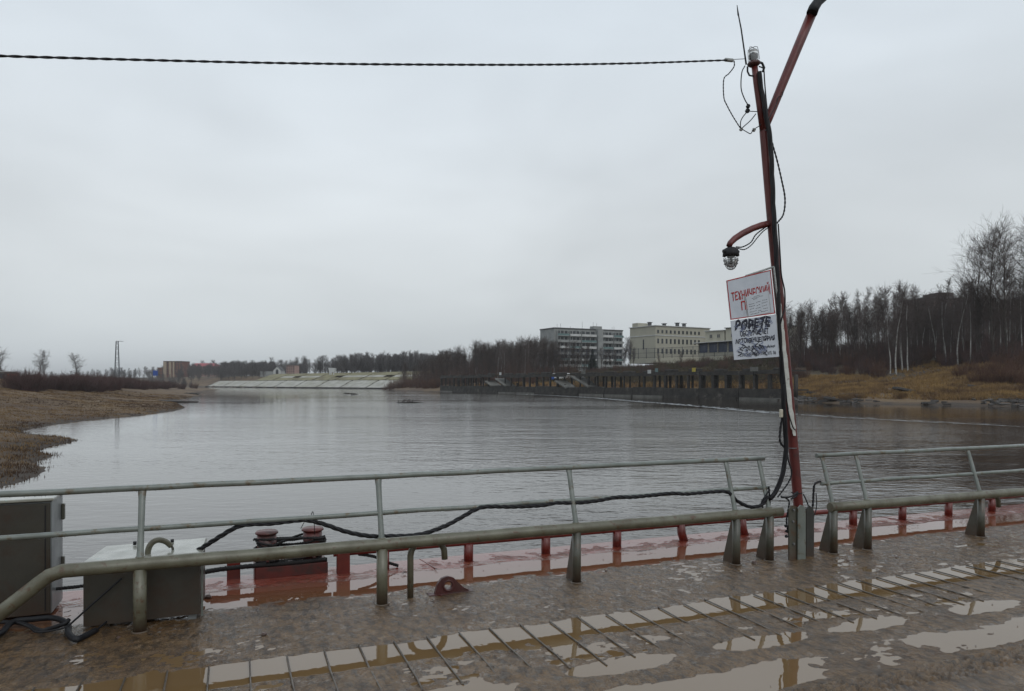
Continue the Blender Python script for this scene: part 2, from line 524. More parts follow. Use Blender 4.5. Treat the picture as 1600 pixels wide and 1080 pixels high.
# ------------------------------------------------------------------ mesh helpers
class MB:
    def __init__(self):
        self.v, self.f, self.s = [], [], []

    def add(self, vs, fs, smooth=False):
        o = len(self.v)
        self.v += [tuple(x) for x in vs]
        self.f += [tuple(o + i for i in f) for f in fs]
        self.s += [smooth] * len(fs)
        return self

    def box(self, c, size, rot=None, bevel=0.0, ax=None):
        hx, hy, hz = size[0] / 2, size[1] / 2, size[2] / 2
        if bevel > 0:
            bv = min(bevel, hx * .9, hy * .9, hz * .9)
            vs = []
            for sx_ in (-1, 1):
                for sy_ in (-1, 1):
                    for sz_ in (-1, 1):
                        vs.append((sx_ * hx, sy_ * (hy - bv), sz_ * (hz - bv)))
                        vs.append((sx_ * (hx - bv), sy_ * hy, sz_ * (hz - bv)))
                        vs.append((sx_ * (hx - bv), sy_ * (hy - bv), sz_ * hz))
            idx = lambda a, b_, c_, k: ((a * 2 + b_) * 2 + c_) * 3 + k
            fs = []
            for a in (0, 1):
                q = [idx(a, 0, 0, 0), idx(a, 1, 0, 0), idx(a, 1, 1, 0), idx(a, 0, 1, 0)]
                fs.append(q if a else q[::-1])
                q = [idx(0, a, 0, 1), idx(0, a, 1, 1), idx(1, a, 1, 1), idx(1, a, 0, 1)]
                fs.append(q if a else q[::-1])
                q = [idx(0, 0, a, 2), idx(1, 0, a, 2), idx(1, 1, a, 2), idx(0, 1, a, 2)]
                fs.append(q if a else q[::-1])
            for a in (0, 1):
                for b_ in (0, 1):
                    q = [idx(a, b_, 0, 0), idx(a, b_, 0, 1), idx(a, b_, 1, 1), idx(a, b_, 1, 0)]
                    fs.append(q if (a + b_) % 2 else q[::-1])
                    q = [idx(a, 0, b_, 0), idx(a, 0, b_, 2), idx(a, 1, b_, 2), idx(a, 1, b_, 0)]
                    fs.append(q[::-1] if (a + b_) % 2 else q)
                    q = [idx(0, a, b_, 1), idx(0, a, b_, 2), idx(1, a, b_, 2), idx(1, a, b_, 1)]
                    fs.append(q if (a + b_) % 2 else q[::-1])
                    for c_ in (0, 1):
                        q = [idx(a, b_, c_, 0), idx(a, b_, c_, 1), idx(a, b_, c_, 2)]
                        fs.append(q if (a + b_ + c_) % 2 else q[::-1])
        else:
            vs = [(x, y, z) for x in (-hx, hx) for y in (-hy, hy) for z in (-hz, hz)]
            fs = [(0, 1, 3, 2), (4, 6, 7, 5), (0, 4, 5, 1), (2, 3, 7, 6), (0, 2, 6, 4), (1, 5, 7, 3)]
        M = rot.to_matrix().to_4x4() if rot is not None and not isinstance(rot, Matrix) else (rot.to_4x4() if rot is not None else Matrix())
        c = Vector(c)
        return self.add([(M @ Vector(p)) + c for p in vs], fs)

    def tube(self, pts, r, n=12, cap=True, smooth=True, up=None):
        pts = [Vector(p) for p in pts]
        rs = r if isinstance(r, (list, tuple)) else [r] * len(pts)
        prev = None
        vs = []
        for i, p in enumerate(pts):
            if i == 0:
                t = pts[1] - pts[0]
            elif i == len(pts) - 1:
                t = pts[-1] - pts[-2]
            else:
                t = (pts[i + 1] - p).normalized() + (p - pts[i - 1]).normalized()
            t.normalize()
            if prev is None:
                a = Vector(up) if up else (Vector((0, 0, 1)) if abs(t.z) < .9 else Vector((1, 0, 0)))
                prev = a
            x = prev - t * prev.dot(t)
            if x.length < 1e-6:
                x = t.orthogonal()
            x.normalize()
            prev = x
            y = t.cross(x)
            for k in range(n):
                a = 2 * PI * k / n
                vs.append(p + (x * math.cos(a) + y * math.sin(a)) * rs[i])
        fs = []
        for i in range(len(pts) - 1):
            for k in range(n):
                k2 = (k + 1) % n
                fs.append((i * n + k, i * n + k2, (i + 1) * n + k2, (i + 1) * n + k))
        self.add(vs, fs, smooth)
        if cap:
            o = len(self.v) - len(vs)
            self.f.append(tuple(o + k for k in reversed(range(n))))
            self.s.append(False)
            self.f.append(tuple(o + (len(pts) - 1) * n + k for k in range(n)))
            self.s.append(False)
        return self

    def prism(self, poly, z0, z1, axis='v'):
        """poly in (u, z), extruded along v from z0 to z1; axis 'z': poly (x, y) extruded up."""
        nn = len(poly)
        if axis == 'v':
            vs = [(p[0], z0, p[1]) for p in poly] + [(p[0], z1, p[1]) for p in poly]
        else:
            vs = [(p[0], p[1], z0) for p in poly] + [(p[0], p[1], z1) for p in poly]
        fs = [tuple(range(nn)), tuple(reversed(range(nn, 2 * nn)))]
        fs += [(i, i + nn, (i + 1) % nn + nn, (i + 1) % nn) for i in range(nn)]
        return self.add(vs, fs)

    def ring(self, c, r, rt, axis='z', n=20, m_=8):
        vs, fs = [], []
        for i in range(n):
            a = 2 * PI * i / n
            for j in range(m_):
                b_ = 2 * PI * j / m_
                rr, h_ = r + rt * math.cos(b_), rt * math.sin(b_)
                p = (rr * math.cos(a), rr * math.sin(a), h_)
                if axis == 'y':
                    p = (p[0], p[2], p[1])
                elif axis == 'x':
                    p = (p[2], p[0], p[1])
                vs.append(Vector(p) + Vector(c))
        for i in range(n):
            for j in range(m_):
                fs.append((i * m_ + j, ((i + 1) % n) * m_ + j, ((i + 1) % n) * m_ + (j + 1) % m_, i * m_ + (j + 1) % m_))
        return self.add(vs, fs, True)

    def lathe(self, c, prof, n=20, ax=None):
        M = Matrix() if ax is None else Vector((0, 0, 1)).rotation_difference(Vector(ax)).to_matrix().to_4x4()
        vs, fs = [], []
        for (r, z) in prof:
            for k in range(n):
                a = 2 * PI * k / n
                vs.append(M @ Vector((r * math.cos(a), r * math.sin(a), z)) + Vector(c))
        for i in range(len(prof) - 1):
            for k in range(n):
                fs.append((i * n + k, i * n + (k + 1) % n, (i + 1) * n + (k + 1) % n, (i + 1) * n + k))
        return self.add(vs, fs, True)

    def blob(self, c, r, seed=0, squash=.6, n=6):
        rg = random.Random(seed)
        vs, fs = [], []
        rings = [(-.8, .5), (-.3, .95), (.3, .9), (.8, .5)]
        for (z, rr) in rings:
            for k in range(n):
                a = 2 * PI * k / n + z
                q = r * rr * rg.uniform(.75, 1.2)
                vs.append((c[0] + q * math.cos(a), c[1] + q * math.sin(a), c[2] + z * r * squash))
        for i in range(3):
            for k in range(n):
                fs.append((i * n + k, i * n + (k + 1) % n, (i + 1) * n + (k + 1) % n, (i + 1) * n + k))
        fs.append(tuple(reversed(range(n))))
        fs.append(tuple(range(3 * n, 4 * n)))
        return self.add(vs, fs)

    def mesh(self, name, origin=(0, 0, 0)):
        me = bpy.data.meshes.new(name)
        o = origin
        me.from_pydata([(v[0] - o[0], v[1] - o[1], v[2] - o[2]) for v in self.v], [], self.f)
        me.polygons.foreach_set('use_smooth', self.s)
        me.update()
        return me

    def build(self, name, material, parent=None, origin=(0, 0, 0), loc=None, rot=None):
        ob = link(name, self.mesh(name, origin), material, parent)
        if parent is None:
            ob.location = loc if loc is not None else origin
            if rot:
                ob.rotation_euler = (0, 0, rot)
        return ob


def link(name, me, material, parent=None):
    if material is not None and not me.materials:
        me.materials.append(material)
    ob = bpy.data.objects.new(name, me)
    COL.objects.link(ob)
    if parent is not None:
        ob.parent = parent
    return ob


def tag(o, label=None, cat=None, group=None, kind=None):
    if label:
        o['label'] = label
    if cat:
        o['category'] = cat
    if group:
        o['group'] = group
    if kind:
        o['kind'] = kind
    return o


def empty(name, loc, rot=0.0, label=None, cat=None, group=None):
    e = bpy.data.objects.new(name, None)
    e.empty_display_size = .2
    e.location = loc
    e.rotation_euler = (0, 0, rot)
    COL.objects.link(e)
    return tag(e, label, cat, group)


def nmesh(name, verts, faces, smooth=False):
    """fast mesh from numpy arrays; faces all of one size"""
    me = bpy.data.meshes.new(name)
    k = faces.shape[1]
    me.vertices.add(len(verts))
    me.vertices.foreach_set('co', np.ascontiguousarray(verts, dtype=np.float32).ravel())
    me.loops.add(faces.size)
    me.loops.foreach_set('vertex_index', np.ascontiguousarray(faces, dtype=np.int32).ravel())
    me.polygons.add(len(faces))
    me.polygons.foreach_set('loop_start', np.arange(0, faces.size, k, dtype=np.int32))
    me.polygons.foreach_set('loop_total', np.full(len(faces), k, dtype=np.int32))
    me.polygons.foreach_set('use_smooth', np.full(len(faces), smooth, dtype=bool))
    me.update(calc_edges=True)
    return me


# value noise
_rs = np.random.RandomState(7)
_tab = _rs.rand(256, 256)


def vnoise(x, y):
    xi, yi = np.floor(x).astype(int), np.floor(y).astype(int)
    fx, fy = x - xi, y - yi
    fx, fy = fx * fx * (3 - 2 * fx), fy * fy * (3 - 2 * fy)
    a = _tab[xi & 255, yi & 255]
    b_ = _tab[(xi + 1) & 255, yi & 255]
    c_ = _tab[xi & 255, (yi + 1) & 255]
    d_ = _tab[(xi + 1) & 255, (yi + 1) & 255]
    return (a * (1 - fx) + b_ * fx) * (1 - fy) + (c_ * (1 - fx) + d_ * fx) * fy


def fbm(x, y, o=4):
    s, a, t = 0, 1.0, 0
    for i in range(o):
        s = s + a * (vnoise(x * 2 ** i + 17.3 * i, y * 2 ** i + 9.1 * i) - .5)
        t += a
        a *= .5
    return s / t * 2      # about -1..1


def sstep(a, b_, x):
    t = np.clip((x - a) / (b_ - a), 0, 1)
    return t * t * (3 - 2 * t)


# ------------------------------------------------------------------ river, shores and land
LEFT = [(-60, -90), (-34, -30), (-24, 5)] + [onwater(*p) for p in
        [(-60, 775), (0, 762), (45, 752), (74, 735), (62, 722), (92, 712), (60, 706), (78, 698), (127, 688), (95, 683),
         (50, 681), (34, 673), (84, 664), (150, 655), (230, 648), (280, 641), (292, 637), (278, 630), (262, 627),
         (290, 623), (318, 619), (308, 615), (322, 611.5), (345, 609)]] + [(-230, 400), (-420, 500), (-900, 700)]
RIGHT = [(140, -90), (105, 0), (84, 55)] + [onwater(*p) for p in
         [(1600, 635.5), (1500, 634), (1400, 632), (1300, 630), (1230, 627.5)]] + [(44.5, 124), (-21, 236)] + \
        [onwater(*p) for p in [(650, 611.5), (602, 609)]] + [(-62, 338), (-130, 410), (-200, 484), (-330, 610), (-900, 1000)]
POLY = np.array(LEFT + RIGHT[::-1])
NL = len(LEFT)


def shore(x, y):
    """signed distance to the shore (inland positive), and the side of the river (0 left, 1 right), along-y of nearest point"""
    x = np.asarray(x, float)
    y = np.asarray(y, float)
    best = np.full(x.shape, 1e18)
    side = np.zeros(x.shape)
    inside = np.zeros(x.shape, bool)
    N = len(POLY)
    for i in range(N):
        a, b_ = POLY[i], POLY[(i + 1) % N]
        e = b_ - a
        if i != N - 1 and i != NL - 1:
            t = np.clip(((x - a[0]) * e[0] + (y - a[1]) * e[1]) / (e @ e), 0, 1)
            d2 = (x - a[0] - t * e[0]) ** 2 + (y - a[1] - t * e[1]) ** 2
            m_ = d2 < best
            best = np.where(m_, d2, best)
            side = np.where(m_, 0.0 if i < NL else 1.0, side)
        cond = ((a[1] > y) != (b_[1] > y))
        with np.errstate(divide='ignore', invalid='ignore'):
            xi = a[0] + (y - a[1]) / (b_[1] - a[1] if b_[1] != a[1] else 1e-9) * e[0]
        inside ^= cond & (x < xi)
    d = np.sqrt(best)
    return np.where(inside, -d, d), side


PL = ([-60, -3, 0, .8, 3, 8, 16, 26, 38, 70, 150, 4000], [-3, -1.75, -1.38, -1.20, -1.02, -.72, .1, 1.45, 2.2, 2.6, 2.3, 2.3])
PR = ([-60, -4, 0, 1.5, 5, 12, 22, 30, 40, 55, 80, 120, 4000], [-3, -2.0, -1.38, -1.05, -.55, .35, 1.5, 2.9, 5.0, 7.6, 10.6, 12.5, 13])
PF = ([-60, -4, 0, 9, 12, 24, 30, 60, 4000], [-3, -2.2, -1.45, 2.3, 2.6, 6.5, 6.7, 6.8, 6.8])


def land_height(x, y):
    d, side = shore(x, y)
    zl = np.interp(d, *PL)
    zr = np.interp(d, *PR)
    dE = (x + 60) * .709 + (y - 343) * .705
    zf = np.interp(dE, *PF) - .35
    # the hill sinks towards the embankment and becomes its straight slope
    k = sstep(180, 300, y)
    zr = np.where(d > 22, 1.0 + (zr - 1.0) * (1 - .42 * k), zr)
    e = sstep(-30, -16, (x + 60) * -.705 + (y - 343) * .709)
    z = np.where(side > .5, zr * (1 - e) + zf * e, zl)
    amp = np.clip((d + 1) / 10, 0, 1) * (1 - e)
    z = z + amp * (.30 * fbm(x * .12, y * .12, 3) + .14 * fbm(x * .6, y * .6, 3))
    z = z + np.where(side < .5, np.clip((d + .5) / 2, 0, 1) * .10 * fbm(x * .9 + 7, y * .9, 3), 0)
    return z, d, side


def axis(lo, a, b_, hi, step, grow):
    core = list(np.arange(a, b_ + step, step))
    s, p, up = step, core[-1], []
    while p < hi:
        s *= grow
        p += s
        up.append(p)
    s, p, dn = step, core[0], []
    while p > lo:
        s *= grow
        p -= s
        dn.append(p)
    return np.array(dn[::-1] + core + up)


ax_ = axis(-3000, -62, 78, 3000, .62, 1.05)
ay_ = axis(-90, 18, 190, 5000, .62, 1.04)
GX, GY = np.meshgrid(ax_, ay_, indexing='ij')
GZ, GD, GS = land_height(GX, GY)
ny = len(ay_)
I, J = np.meshgrid(np.arange(len(ax_) - 1), np.arange(ny - 1), indexing='ij')
I, J = I.ravel(), J.ravel()
fc = np.stack([I * ny + J, (I + 1) * ny + J, (I + 1) * ny + J + 1, I * ny + J + 1], 1)
me = nmesh('river_banks', np.stack([GX.ravel(), GY.ravel(), GZ.ravel()], 1), fc, True)
for nm, arr in (('shore', GD), ('side', GS)):
    a = me.attributes.new(nm, 'FLOAT', 'POINT')
    a.data.foreach_set('value', arr.ravel().astype(np.float32))
tag(link('river_banks', me, LAND), kind='structure')

# river surface, cut to a big sheet
wv = np.array([(-3000, -200, WZ), (3000, -200, WZ), (3000, 5000, WZ), (-3000, 5000, WZ)], float)
tag(link('river_water', nmesh('river_water', wv, np.array([[0, 1, 2, 3]])), WATER), kind='structure')


def lz(x, y):
    z, d, s = land_height(np.array([x]), np.array([y]))
    return float(z[0])


# ------------------------------------------------------------------ vegetation meshes
def seg_mesh(P0, P1, R0, R1, n=3):
    P0, P1 = np.asarray(P0, float), np.asarray(P1, float)
    R0, R1 = np.asarray(R0, float), np.asarray(R1, float)
    t = P1 - P0
    t /= np.maximum(np.linalg.norm(t, axis=1, keepdims=True), 1e-9)
    a = np.where(np.abs(t[:, 2:3]) < .9, np.array([[0, 0, 1.0]]), np.array([[1.0, 0, 0]]))
    x = np.cross(t, a)
    x /= np.linalg.norm(x, axis=1, keepdims=True)
    y = np.cross(t, x)
    vs = []
    for P, R in ((P0, R0), (P1, R1)):
        for k in range(n):
            an = 2 * PI * k / n
            vs.append(P + (x * math.cos(an) + y * math.sin(an)) * R[:, None])
    V = np.stack(vs, 1).reshape(-1, 3)
    base = np.arange(len(P0))[:, None] * 2 * n
    fs = [base + np.array([[k, (k + 1) % n, n + (k + 1) % n, n + k]]) for k in range(n)]
    return V, np.concatenate(fs, 0)


class Segs:
    def __init__(self):
        self.a, self.b, self.r, self.q = [], [], [], []

    def add(self, p, q, r0, r1):
        self.a.append(tuple(p)); self.b.append(tuple(q)); self.r.append(r0); self.q.append(r1)

    def mesh(self, name, n=3, smooth=False):
        V, Fc = seg_mesh(self.a, self.b, self.r, self.q, n)
        return nmesh(name, V, Fc, smooth)


def rdir(rg, d, ang):
    """direction d turned by ang about a random axis"""
    d = Vector(d).normalized()
    o = d.orthogonal().normalized()
    o = Matrix.Rotation(rg.uniform(0, 2 * PI), 3, d) @ o
    return (d * math.cos(ang) + o * math.sin(ang)).normalized()


def make_birch(seed, H=13.0, nb=58, low=.30, bl=.20, r0=.11, subs=8, tw=4, ang=(.45, .85), up=.10, droop=-.25, rt=1.0, prof=0):
    rg = random.Random(seed)
    T, C = Segs(), Segs()
    p = Vector((0, 0, -.4))
    d = Vector((rg.uniform(-.06, .06), rg.uniform(-.06, .06), 1)).normalized()
    N = 16
    nodes = []
    for i in range(N):
        t = i / N
        d = (d + Vector((rg.gauss(0, .035), rg.gauss(0, .035), .03))).normalized()
        q = p + d * (H / N)
        ra, rb = r0 * (1 - t) ** .8 + .012, r0 * (1 - (i + 1) / N) ** .8 + .010
        (T if t < .82 else C).add(p, q, ra, rb)
        nodes.append((p.copy(), q.copy(), t))
        p = q
    for k in range(nb):
        t = low + (.98 - low) * (k / nb) ** .9
        a, b_, _ = nodes[min(N - 1, int(t * N))]
        s = a.lerp(b_, rg.random())
        if prof:      # rounded crown, widest above the middle
            f = math.sin(PI * min(1, max(.08, (t - low * .6) / (1.04 - low * .6)))) ** .6
            L = H * bl * f * rg.uniform(.6, 1.2)
        else:
            L = H * (bl * (1 - t) + .055) * rg.uniform(.7, 1.25)
        bd = rdir(rg, (0, 0, 1), rg.uniform(*ang))
        pts = [s]
        cd = bd.copy()
        rr = (.012 + (.018 if not prof else .04) * (1 - t)) * rt
        for j in range(4):
            cd = (cd + Vector((0, 0, up)) + Vector((rg.gauss(0, .14), rg.gauss(0, .14), rg.gauss(0, .08)))).normalized()
            pts.append(pts[-1] + cd * L / 4)
            C.add(pts[-2], pts[-1], rr * (1 - j * .2), rr * (1 - (j + 1) * .2))
        for j in range(subs):
            s2 = pts[1 + j % 4].lerp(pts[j % 4], rg.random())
            d2 = rdir(rg, cd, rg.uniform(.35, .9))
            L2 = L * rg.uniform(.22, .5)
            q = s2 + d2 * L2
            C.add(s2, q, .012 * rt, .009 * rt)
            for w in range(tw):
                s3 = s2.lerp(q, rg.uniform(.3, 1))
                d3 = (rdir(rg, d2, rg.uniform(.3, .8)) + Vector((0, 0, droop))).normalized()
                q3 = s3 + d3 * L2 * rg.uniform(.4, .9)
                C.add(s3, q3, .010 * rt, .006 * rt)
    return T.mesh('tree_trunk', 6, True), C.mesh('tree_crown', 3)


def make_broad(seed, H=12.0, spread=.5, levels=4, kids=4, r0=.15, low=.3, tw=.011):
    rg = random.Random(seed)
    T, C = Segs(), Segs()

    def rec(p, d, L, r, lev):
        n_ = 3 if lev < 2 else 2
        cur, dd = Vector(p), Vector(d)
        pts = [cur.copy()]
        for j in range(n_):
            dd = (dd + Vector((rg.gauss(0, .11), rg.gauss(0, .11), .05 if lev < 3 else .0))).normalized()
            nx = cur + dd * L / n_
            ra, rb = r * (1 - .35 * j / n_), r * (1 - .35 * (j + 1) / n_)
            (T if lev == 0 else C).add(cur, nx, max(ra, tw * .6), max(rb, tw * .5))
            cur = nx
            pts.append(cur.copy())
        if lev >= levels:
            return
        for k in range(kids + (1 if lev == 0 else 0)):
            i = rg.randint(max(1, n_ - 2), n_) if lev == 0 else rg.randint(1, n_)
            s = pts[i].lerp(pts[i - 1], rg.uniform(0, .7))
            if k == 0:
                s = pts[-1]
            nd = rdir(rg, dd, rg.uniform(.15, .35) if k == 0 else rg.uniform(.35, .85) * (spread / .5) ** .7)
            nd = (nd + Vector((0, 0, .15))).normalized()
            rec(s, nd, L * rg.uniform(.55, .8) * (1.25 if lev == 0 else 1), r * (.65 if k == 0 else .45), lev + 1)
    rec((0, 0, -.4), (rg.uniform(-.05, .05), rg.uniform(-.05, .05), 1), H * low, r0, 0)
    # scale to height
    zs = max(q[2] for q in C.b)
    k = H / zs
    for S in (T, C):
        S.a = [tuple(c * k for c in q) for q in S.a]
        S.b = [tuple(c * k for c in q) for q in S.b]
    return T.mesh('tree_trunk', 6, True), C.mesh('tree_crown', 3)


def bush_segs(seed, H=3.0, R=1.6, stems=150, r=.014):
    rg = random.Random(seed)
    S = Segs()
    for i in range(stems):
        a = rg.uniform(0, 2 * PI)
        rr = R * math.sqrt(rg.random()) * .55
        p = Vector((rr * math.cos(a), rr * math.sin(a), -.15))
        hh_ = H * rg.uniform(.45, 1.0) * (1 - .35 * (rr / R))
        out = .15 + .5 * rr / R * rg.random() * 1.6
        d = Vector((math.cos(a) * out, math.sin(a) * out, 1)).normalized()
        q = p + d * hh_ * .5
        S.add(p, q, r, r * .75)
        d2 = (d + Vector((rg.gauss(0, .16), rg.gauss(0, .16), .1))).normalized()
        e = q + d2 * hh_ * .5
        S.add(q, e, r * .75, r * .4)
        for k in range(3):
            s = q.lerp(e, rg.uniform(-.4, .8))
            d3 = rdir(rg, d2, rg.uniform(.25, .6))
            S.add(s, s + d3 * hh_ * rg.uniform(.15, .35), r * .6, r * .35)
    return S


BIRCH = [make_birch(100 + i, 13.0) for i in range(4)]
ALDER = [make_birch(200 + i, 12.0, 50, .28, .26, .11, 8, 4, (.4, .8), .14, .05, 1.1, 1) for i in range(4)]
ROUND = [make_birch(250 + i, 12.0, 44, .20, .30, .17, 9, 5, (.6, 1.2), .07, .0, 1.2, 1) for i in range(3)]
BIGT = [make_birch(300 + i, 23.0, 60, .22, .29, .20, 8, 5, (.35, .8), .13, .05, 1.25, 1) for i in range(3)]
BUSH = [bush_segs(400 + i, 3.0, 1.7, 170).mesh('willow_bush', 3) for i in range(4)]
BUSHL = [bush_segs(420 + i, 3.2, 2.3, 200, .018).mesh('willow_thicket', 3) for i in range(3)]
REED = [bush_segs(440 + i, 1.2, 1.3, 170, .009).mesh('dry_reeds', 3) for i in range(2)]

rg = random.Random(11)
NTREE = 0


def tree(kind, x, y, s, label, group, trunkm, crownm, name, rotz=None, sz=None):
    t, c = kind
    z = lz(x, y)
    e = empty(name, (x, y, z), rg.uniform(0, 2 * PI) if rotz is None else rotz, label, 'tree', group)
    e.scale = (s, s, sz or s)
    link('trunk', t, trunkm, e)
    cc = link('crown', c, crownm, e)
    return e


def px_at(x, y):
    return 800 + F * x / y


# the wood on the right bank and on the hill: scatter by rejection
def scatter(n_, cond, xr, yr, seed, mind):
    rr_ = np.random.RandomState(seed)
    X = rr_.uniform(*xr, 30000)
    Y = rr_.uniform(*yr, 30000)
    Z, D_, S_ = land_height(X, Y)
    ok = cond(X, Y, D_, S_, 800 + F * X / Y)
    X, Y, Z, D_ = X[ok], Y[ok], Z[ok], D_[ok]
    keep = []
    for i in range(len(X)):
        if all((X[i] - X[j]) ** 2 + (Y[i] - Y[j]) ** 2 > mind * mind for j in keep):
            keep.append(i)
            if len(keep) >= n_:
                break
    return [(X[i], Y[i], Z[i], D_[i]) for i in keep]


# four white birches standing together and other distinct trees, by place
for i, (px, d, s) in enumerate([(1391, 140, 1.10), (1401, 137, 1.28), (1410, 141, 1.32), (1419, 139, 1.15)]):
    tree(BIRCH[i], (px - 800) / F * d, d, s, 'tall white birch of the bright clump in the middle of the right bank wood',
         'white birches standing close together', BARKB, TWIGB, 'birch_tree')
for i, (px, d, s, k) in enumerate([(1553, 128, 1.02, 0), (1588, 131, 1.0, 1), (1527, 133, .93, 2)]):
    tree(BIGT[k], (px - 800) / F * d, d, s,
         ['very tall bare spreading tree, biggest on the right bank', 'tall bare tree at the right edge beside the biggest one',
          'tall bare tree just left of the biggest one on the right bank'][i], 'tall spreading trees on the right bank', BARKD, TWIG, 'broadleaf_tree')
tree(BIGT[1], (1572 - 800) / F * 126, 126, .9, 'tall bare tree standing between the two biggest ones', 'tall spreading trees on the right bank', BARKD, TWIG, 'broadleaf_tree', 2.1)
tree(BIGT[0], (1616 - 800) / F * 128, 128, .95, 'tall bare tree cut off by the right edge of the view', 'tall spreading trees on the right bank', BARKD, TWIG, 'broadleaf_tree', 1.1)
for i, (px, d, s, k) in enumerate([(1478, 138, 1.10, 0), (1497, 134, 1.2, 1), (1505, 141, 1.1, 2), (1515, 130, 1.0, 3), (1462, 150, 1.05, 1)]):
    tree(BIRCH[k], (px - 800) / F * d, d, s, 'slender leaning birch left of the very tall trees on the right bank',
         'birches beside the tall trees', BARKB, TWIGB, 'birch_tree')
tree(ROUND[0], *(((838 - 800) / F * 235, 235)), 1.15, 'bare spreading tree left of the grey apartment block', None, BARKD, TWIG, 'broadleaf_tree')

for (x, y, z, d) in scatter(130, lambda X, Y, D_, S_, P: (S_ > .5) & (D_ > 40) & (D_ < 95) & (P > 1222) & (P < 1640) & (Y > 100) & (Y < 215), (40, 150), (95, 215), 3, 2.3):
    wh = rg.random() < .34
    b_ = rg.random() < .5
    k = rg.randrange(4)
    px = px_at(x, y)
    hs = rg.uniform(.62, 1.28) * (1.0 if px > 1330 else .97)
    hs *= min(1.0, 1.12 - .004 * (z - 5) * 4)
    if b_:
        tree(BIRCH[k], x, y, hs, 'bare birch in the dark wood behind the right bank meadow', 'birches of the right bank wood', BARKB if wh else BARKD, TWIGB, 'birch_tree')
    else:
        tree(ALDER[k], x, y, hs, 'bare dark alder in the wood behind the right bank meadow', 'alders of the right bank wood', BARKD, TWIG, 'alder_tree')

for (x, y, z, d) in scatter(120, lambda X, Y, D_, S_, P: (S_ > .5) & (D_ > 22) & (D_ < 75) & (P > 612) & (P < 872) & (Y > 170) & (Y < 330) & ((P < 820) | (D_ > 40)), (-60, 30), (170, 330), 5, 2.6):
    k = rg.randrange(4)
    b_ = rg.random() < .35
    s = rg.uniform(.66, .95) * (1.0 + .28 * float(sstep(660, 720, px_at(x, y)) * (1 - sstep(850, 875, px_at(x, y)))))
    tree((BIRCH if b_ else ALDER)[k], x, y, s * 1.0,
         'bare birch on the wooded hill left of the apartment block' if b_ else 'bare brown tree on the wooded hill left of the apartment block',
         'birches of the wooded hill' if b_ else 'bare trees of the wooded hill', BARKB if (b_ and rg.random() < .4) else BARKD, TWIG, 'birch_tree' if b_ else 'broadleaf_tree')

for (x, y, z, d) in scatter(34, lambda X, Y, D_, S_, P: (S_ > .5) & (D_ > 10) & (D_ < 60) & (P > 600) & (P < 715) & (Y > 240) & (Y < 340), (-70, -10), (240, 340), 6, 4.0):
    k = rg.randrange(4)
    tree(ALDER[k], x, y, rg.uniform(.7, 1.0), 'bare brown tree at the low end of the wooded hill beside the embankment', 'bare trees at the low end of the hill', BARKD, TWIG, 'broadleaf_tree')
# trees round the hill buildings
for (px, d, s) in [(868, 262, .9), (880, 255, .8), (893, 262, .85), (905, 250, .7), (916, 258, .75), (940, 262, .6), (955, 255, .55), (976, 270, .85), (982, 262, .8), (860, 250, .85), (850, 248, .9)]:
    tree(ALDER[rg.randrange(4)], (px - 800) / F * d, d, s * 1.1, 'thin bare tree in front of the grey apartment block', 'trees before the apartment block', BARKD, TWIG, 'broadleaf_tree')

for (px, d, s) in [(872, 238, .55), (888, 236, .45), (902, 240, .5), (912, 234, .4), (946, 240, .42), (962, 236, .45), (974, 240, .5), (984, 244, .62), (990, 240, .45), (1030, 226, .28), (1064, 220, .3), (898, 246, .6), (921, 247, .5)]:
    tree(ALDER[rg.randrange(4)], (px - 800) / F * d, d, s * 1.2, 'small bare tree or sapling along the hilltop fence', 'small trees along the hilltop fence', BARKD, TWIG, 'broadleaf_tree')
# left bank: three solitary bare trees
for (px, d, s, k, lab) in [(4, 215, .78, 0, 'bare spreading tree at the far left edge above the orange shed'),
                           (60, 215, .72, 1, 'bare upright tree above the willow thicket, second from the left'),
                           (72, 218, .50, 3, 'small bare tree touching the upright one above the thicket'),
                           (122, 230, .72, 2, 'bare round topped tree above the thicket left of the lattice mast')]:
    tree(ROUND[k % 3], (px - 800) / F * d, d, s, lab, None, BARKD, TWIG, 'broadleaf_tree')

# dark spruce before the apartment block
z_ = lz((926 - 800) / F * 240, 240)
sp_e = empty('spruce_tree', ((926 - 800) / F * 240, 240, z_), 0, 'dark green conical spruce in front of the apartment block', 'tree')
S = Segs()
S.add((0, 0, -.3), (0, 0, 7.6), .14, .03)
link('trunk', S.mesh('trunk', 6), BARKD, sp_e)
S = Segs()
for i in range(900):
    t = rg.random() ** .8
    a = rg.uniform(0, 2 * PI)
    z0 = .8 + 7.2 * t
    R_ = (2.3 * (1 - t) + .12) * rg.uniform(.5, 1.1)
    S.add((0.05 * math.cos(a), .05 * math.sin(a), z0 + .2), (R_ * math.cos(a), R_ * math.sin(a), z0 - .28 * R_), .11, .05)
link('crown', S.mesh('crown', 3), SPRUCE, sp_e)


# bushes
def bush(me_, x, y, s, mt, label, group, name='willow_bush', sz=None):
    ob = link(name, me_, mt)
    ob.location = (x, y, lz(x, y))
    ob.rotation_euler = (0, 0, rg.uniform(0, 2 * PI))
    ob.scale = (s, s, sz or s)
    return tag(ob, label, 'bush', group)


def variants(ms, mt):
    out = []
    for a in ms:
        c = a.copy()
        c.materials.clear()
        c.materials.append(mt)
        out.append(c)
    return out


BUSH_R = variants(BUSH, WILLOW)
BUSH_D = variants(BUSH, WILLOWL)
BUSHL_D = variants(BUSHL, WILLOWL)
REED_O = variants(REED, REEDS)
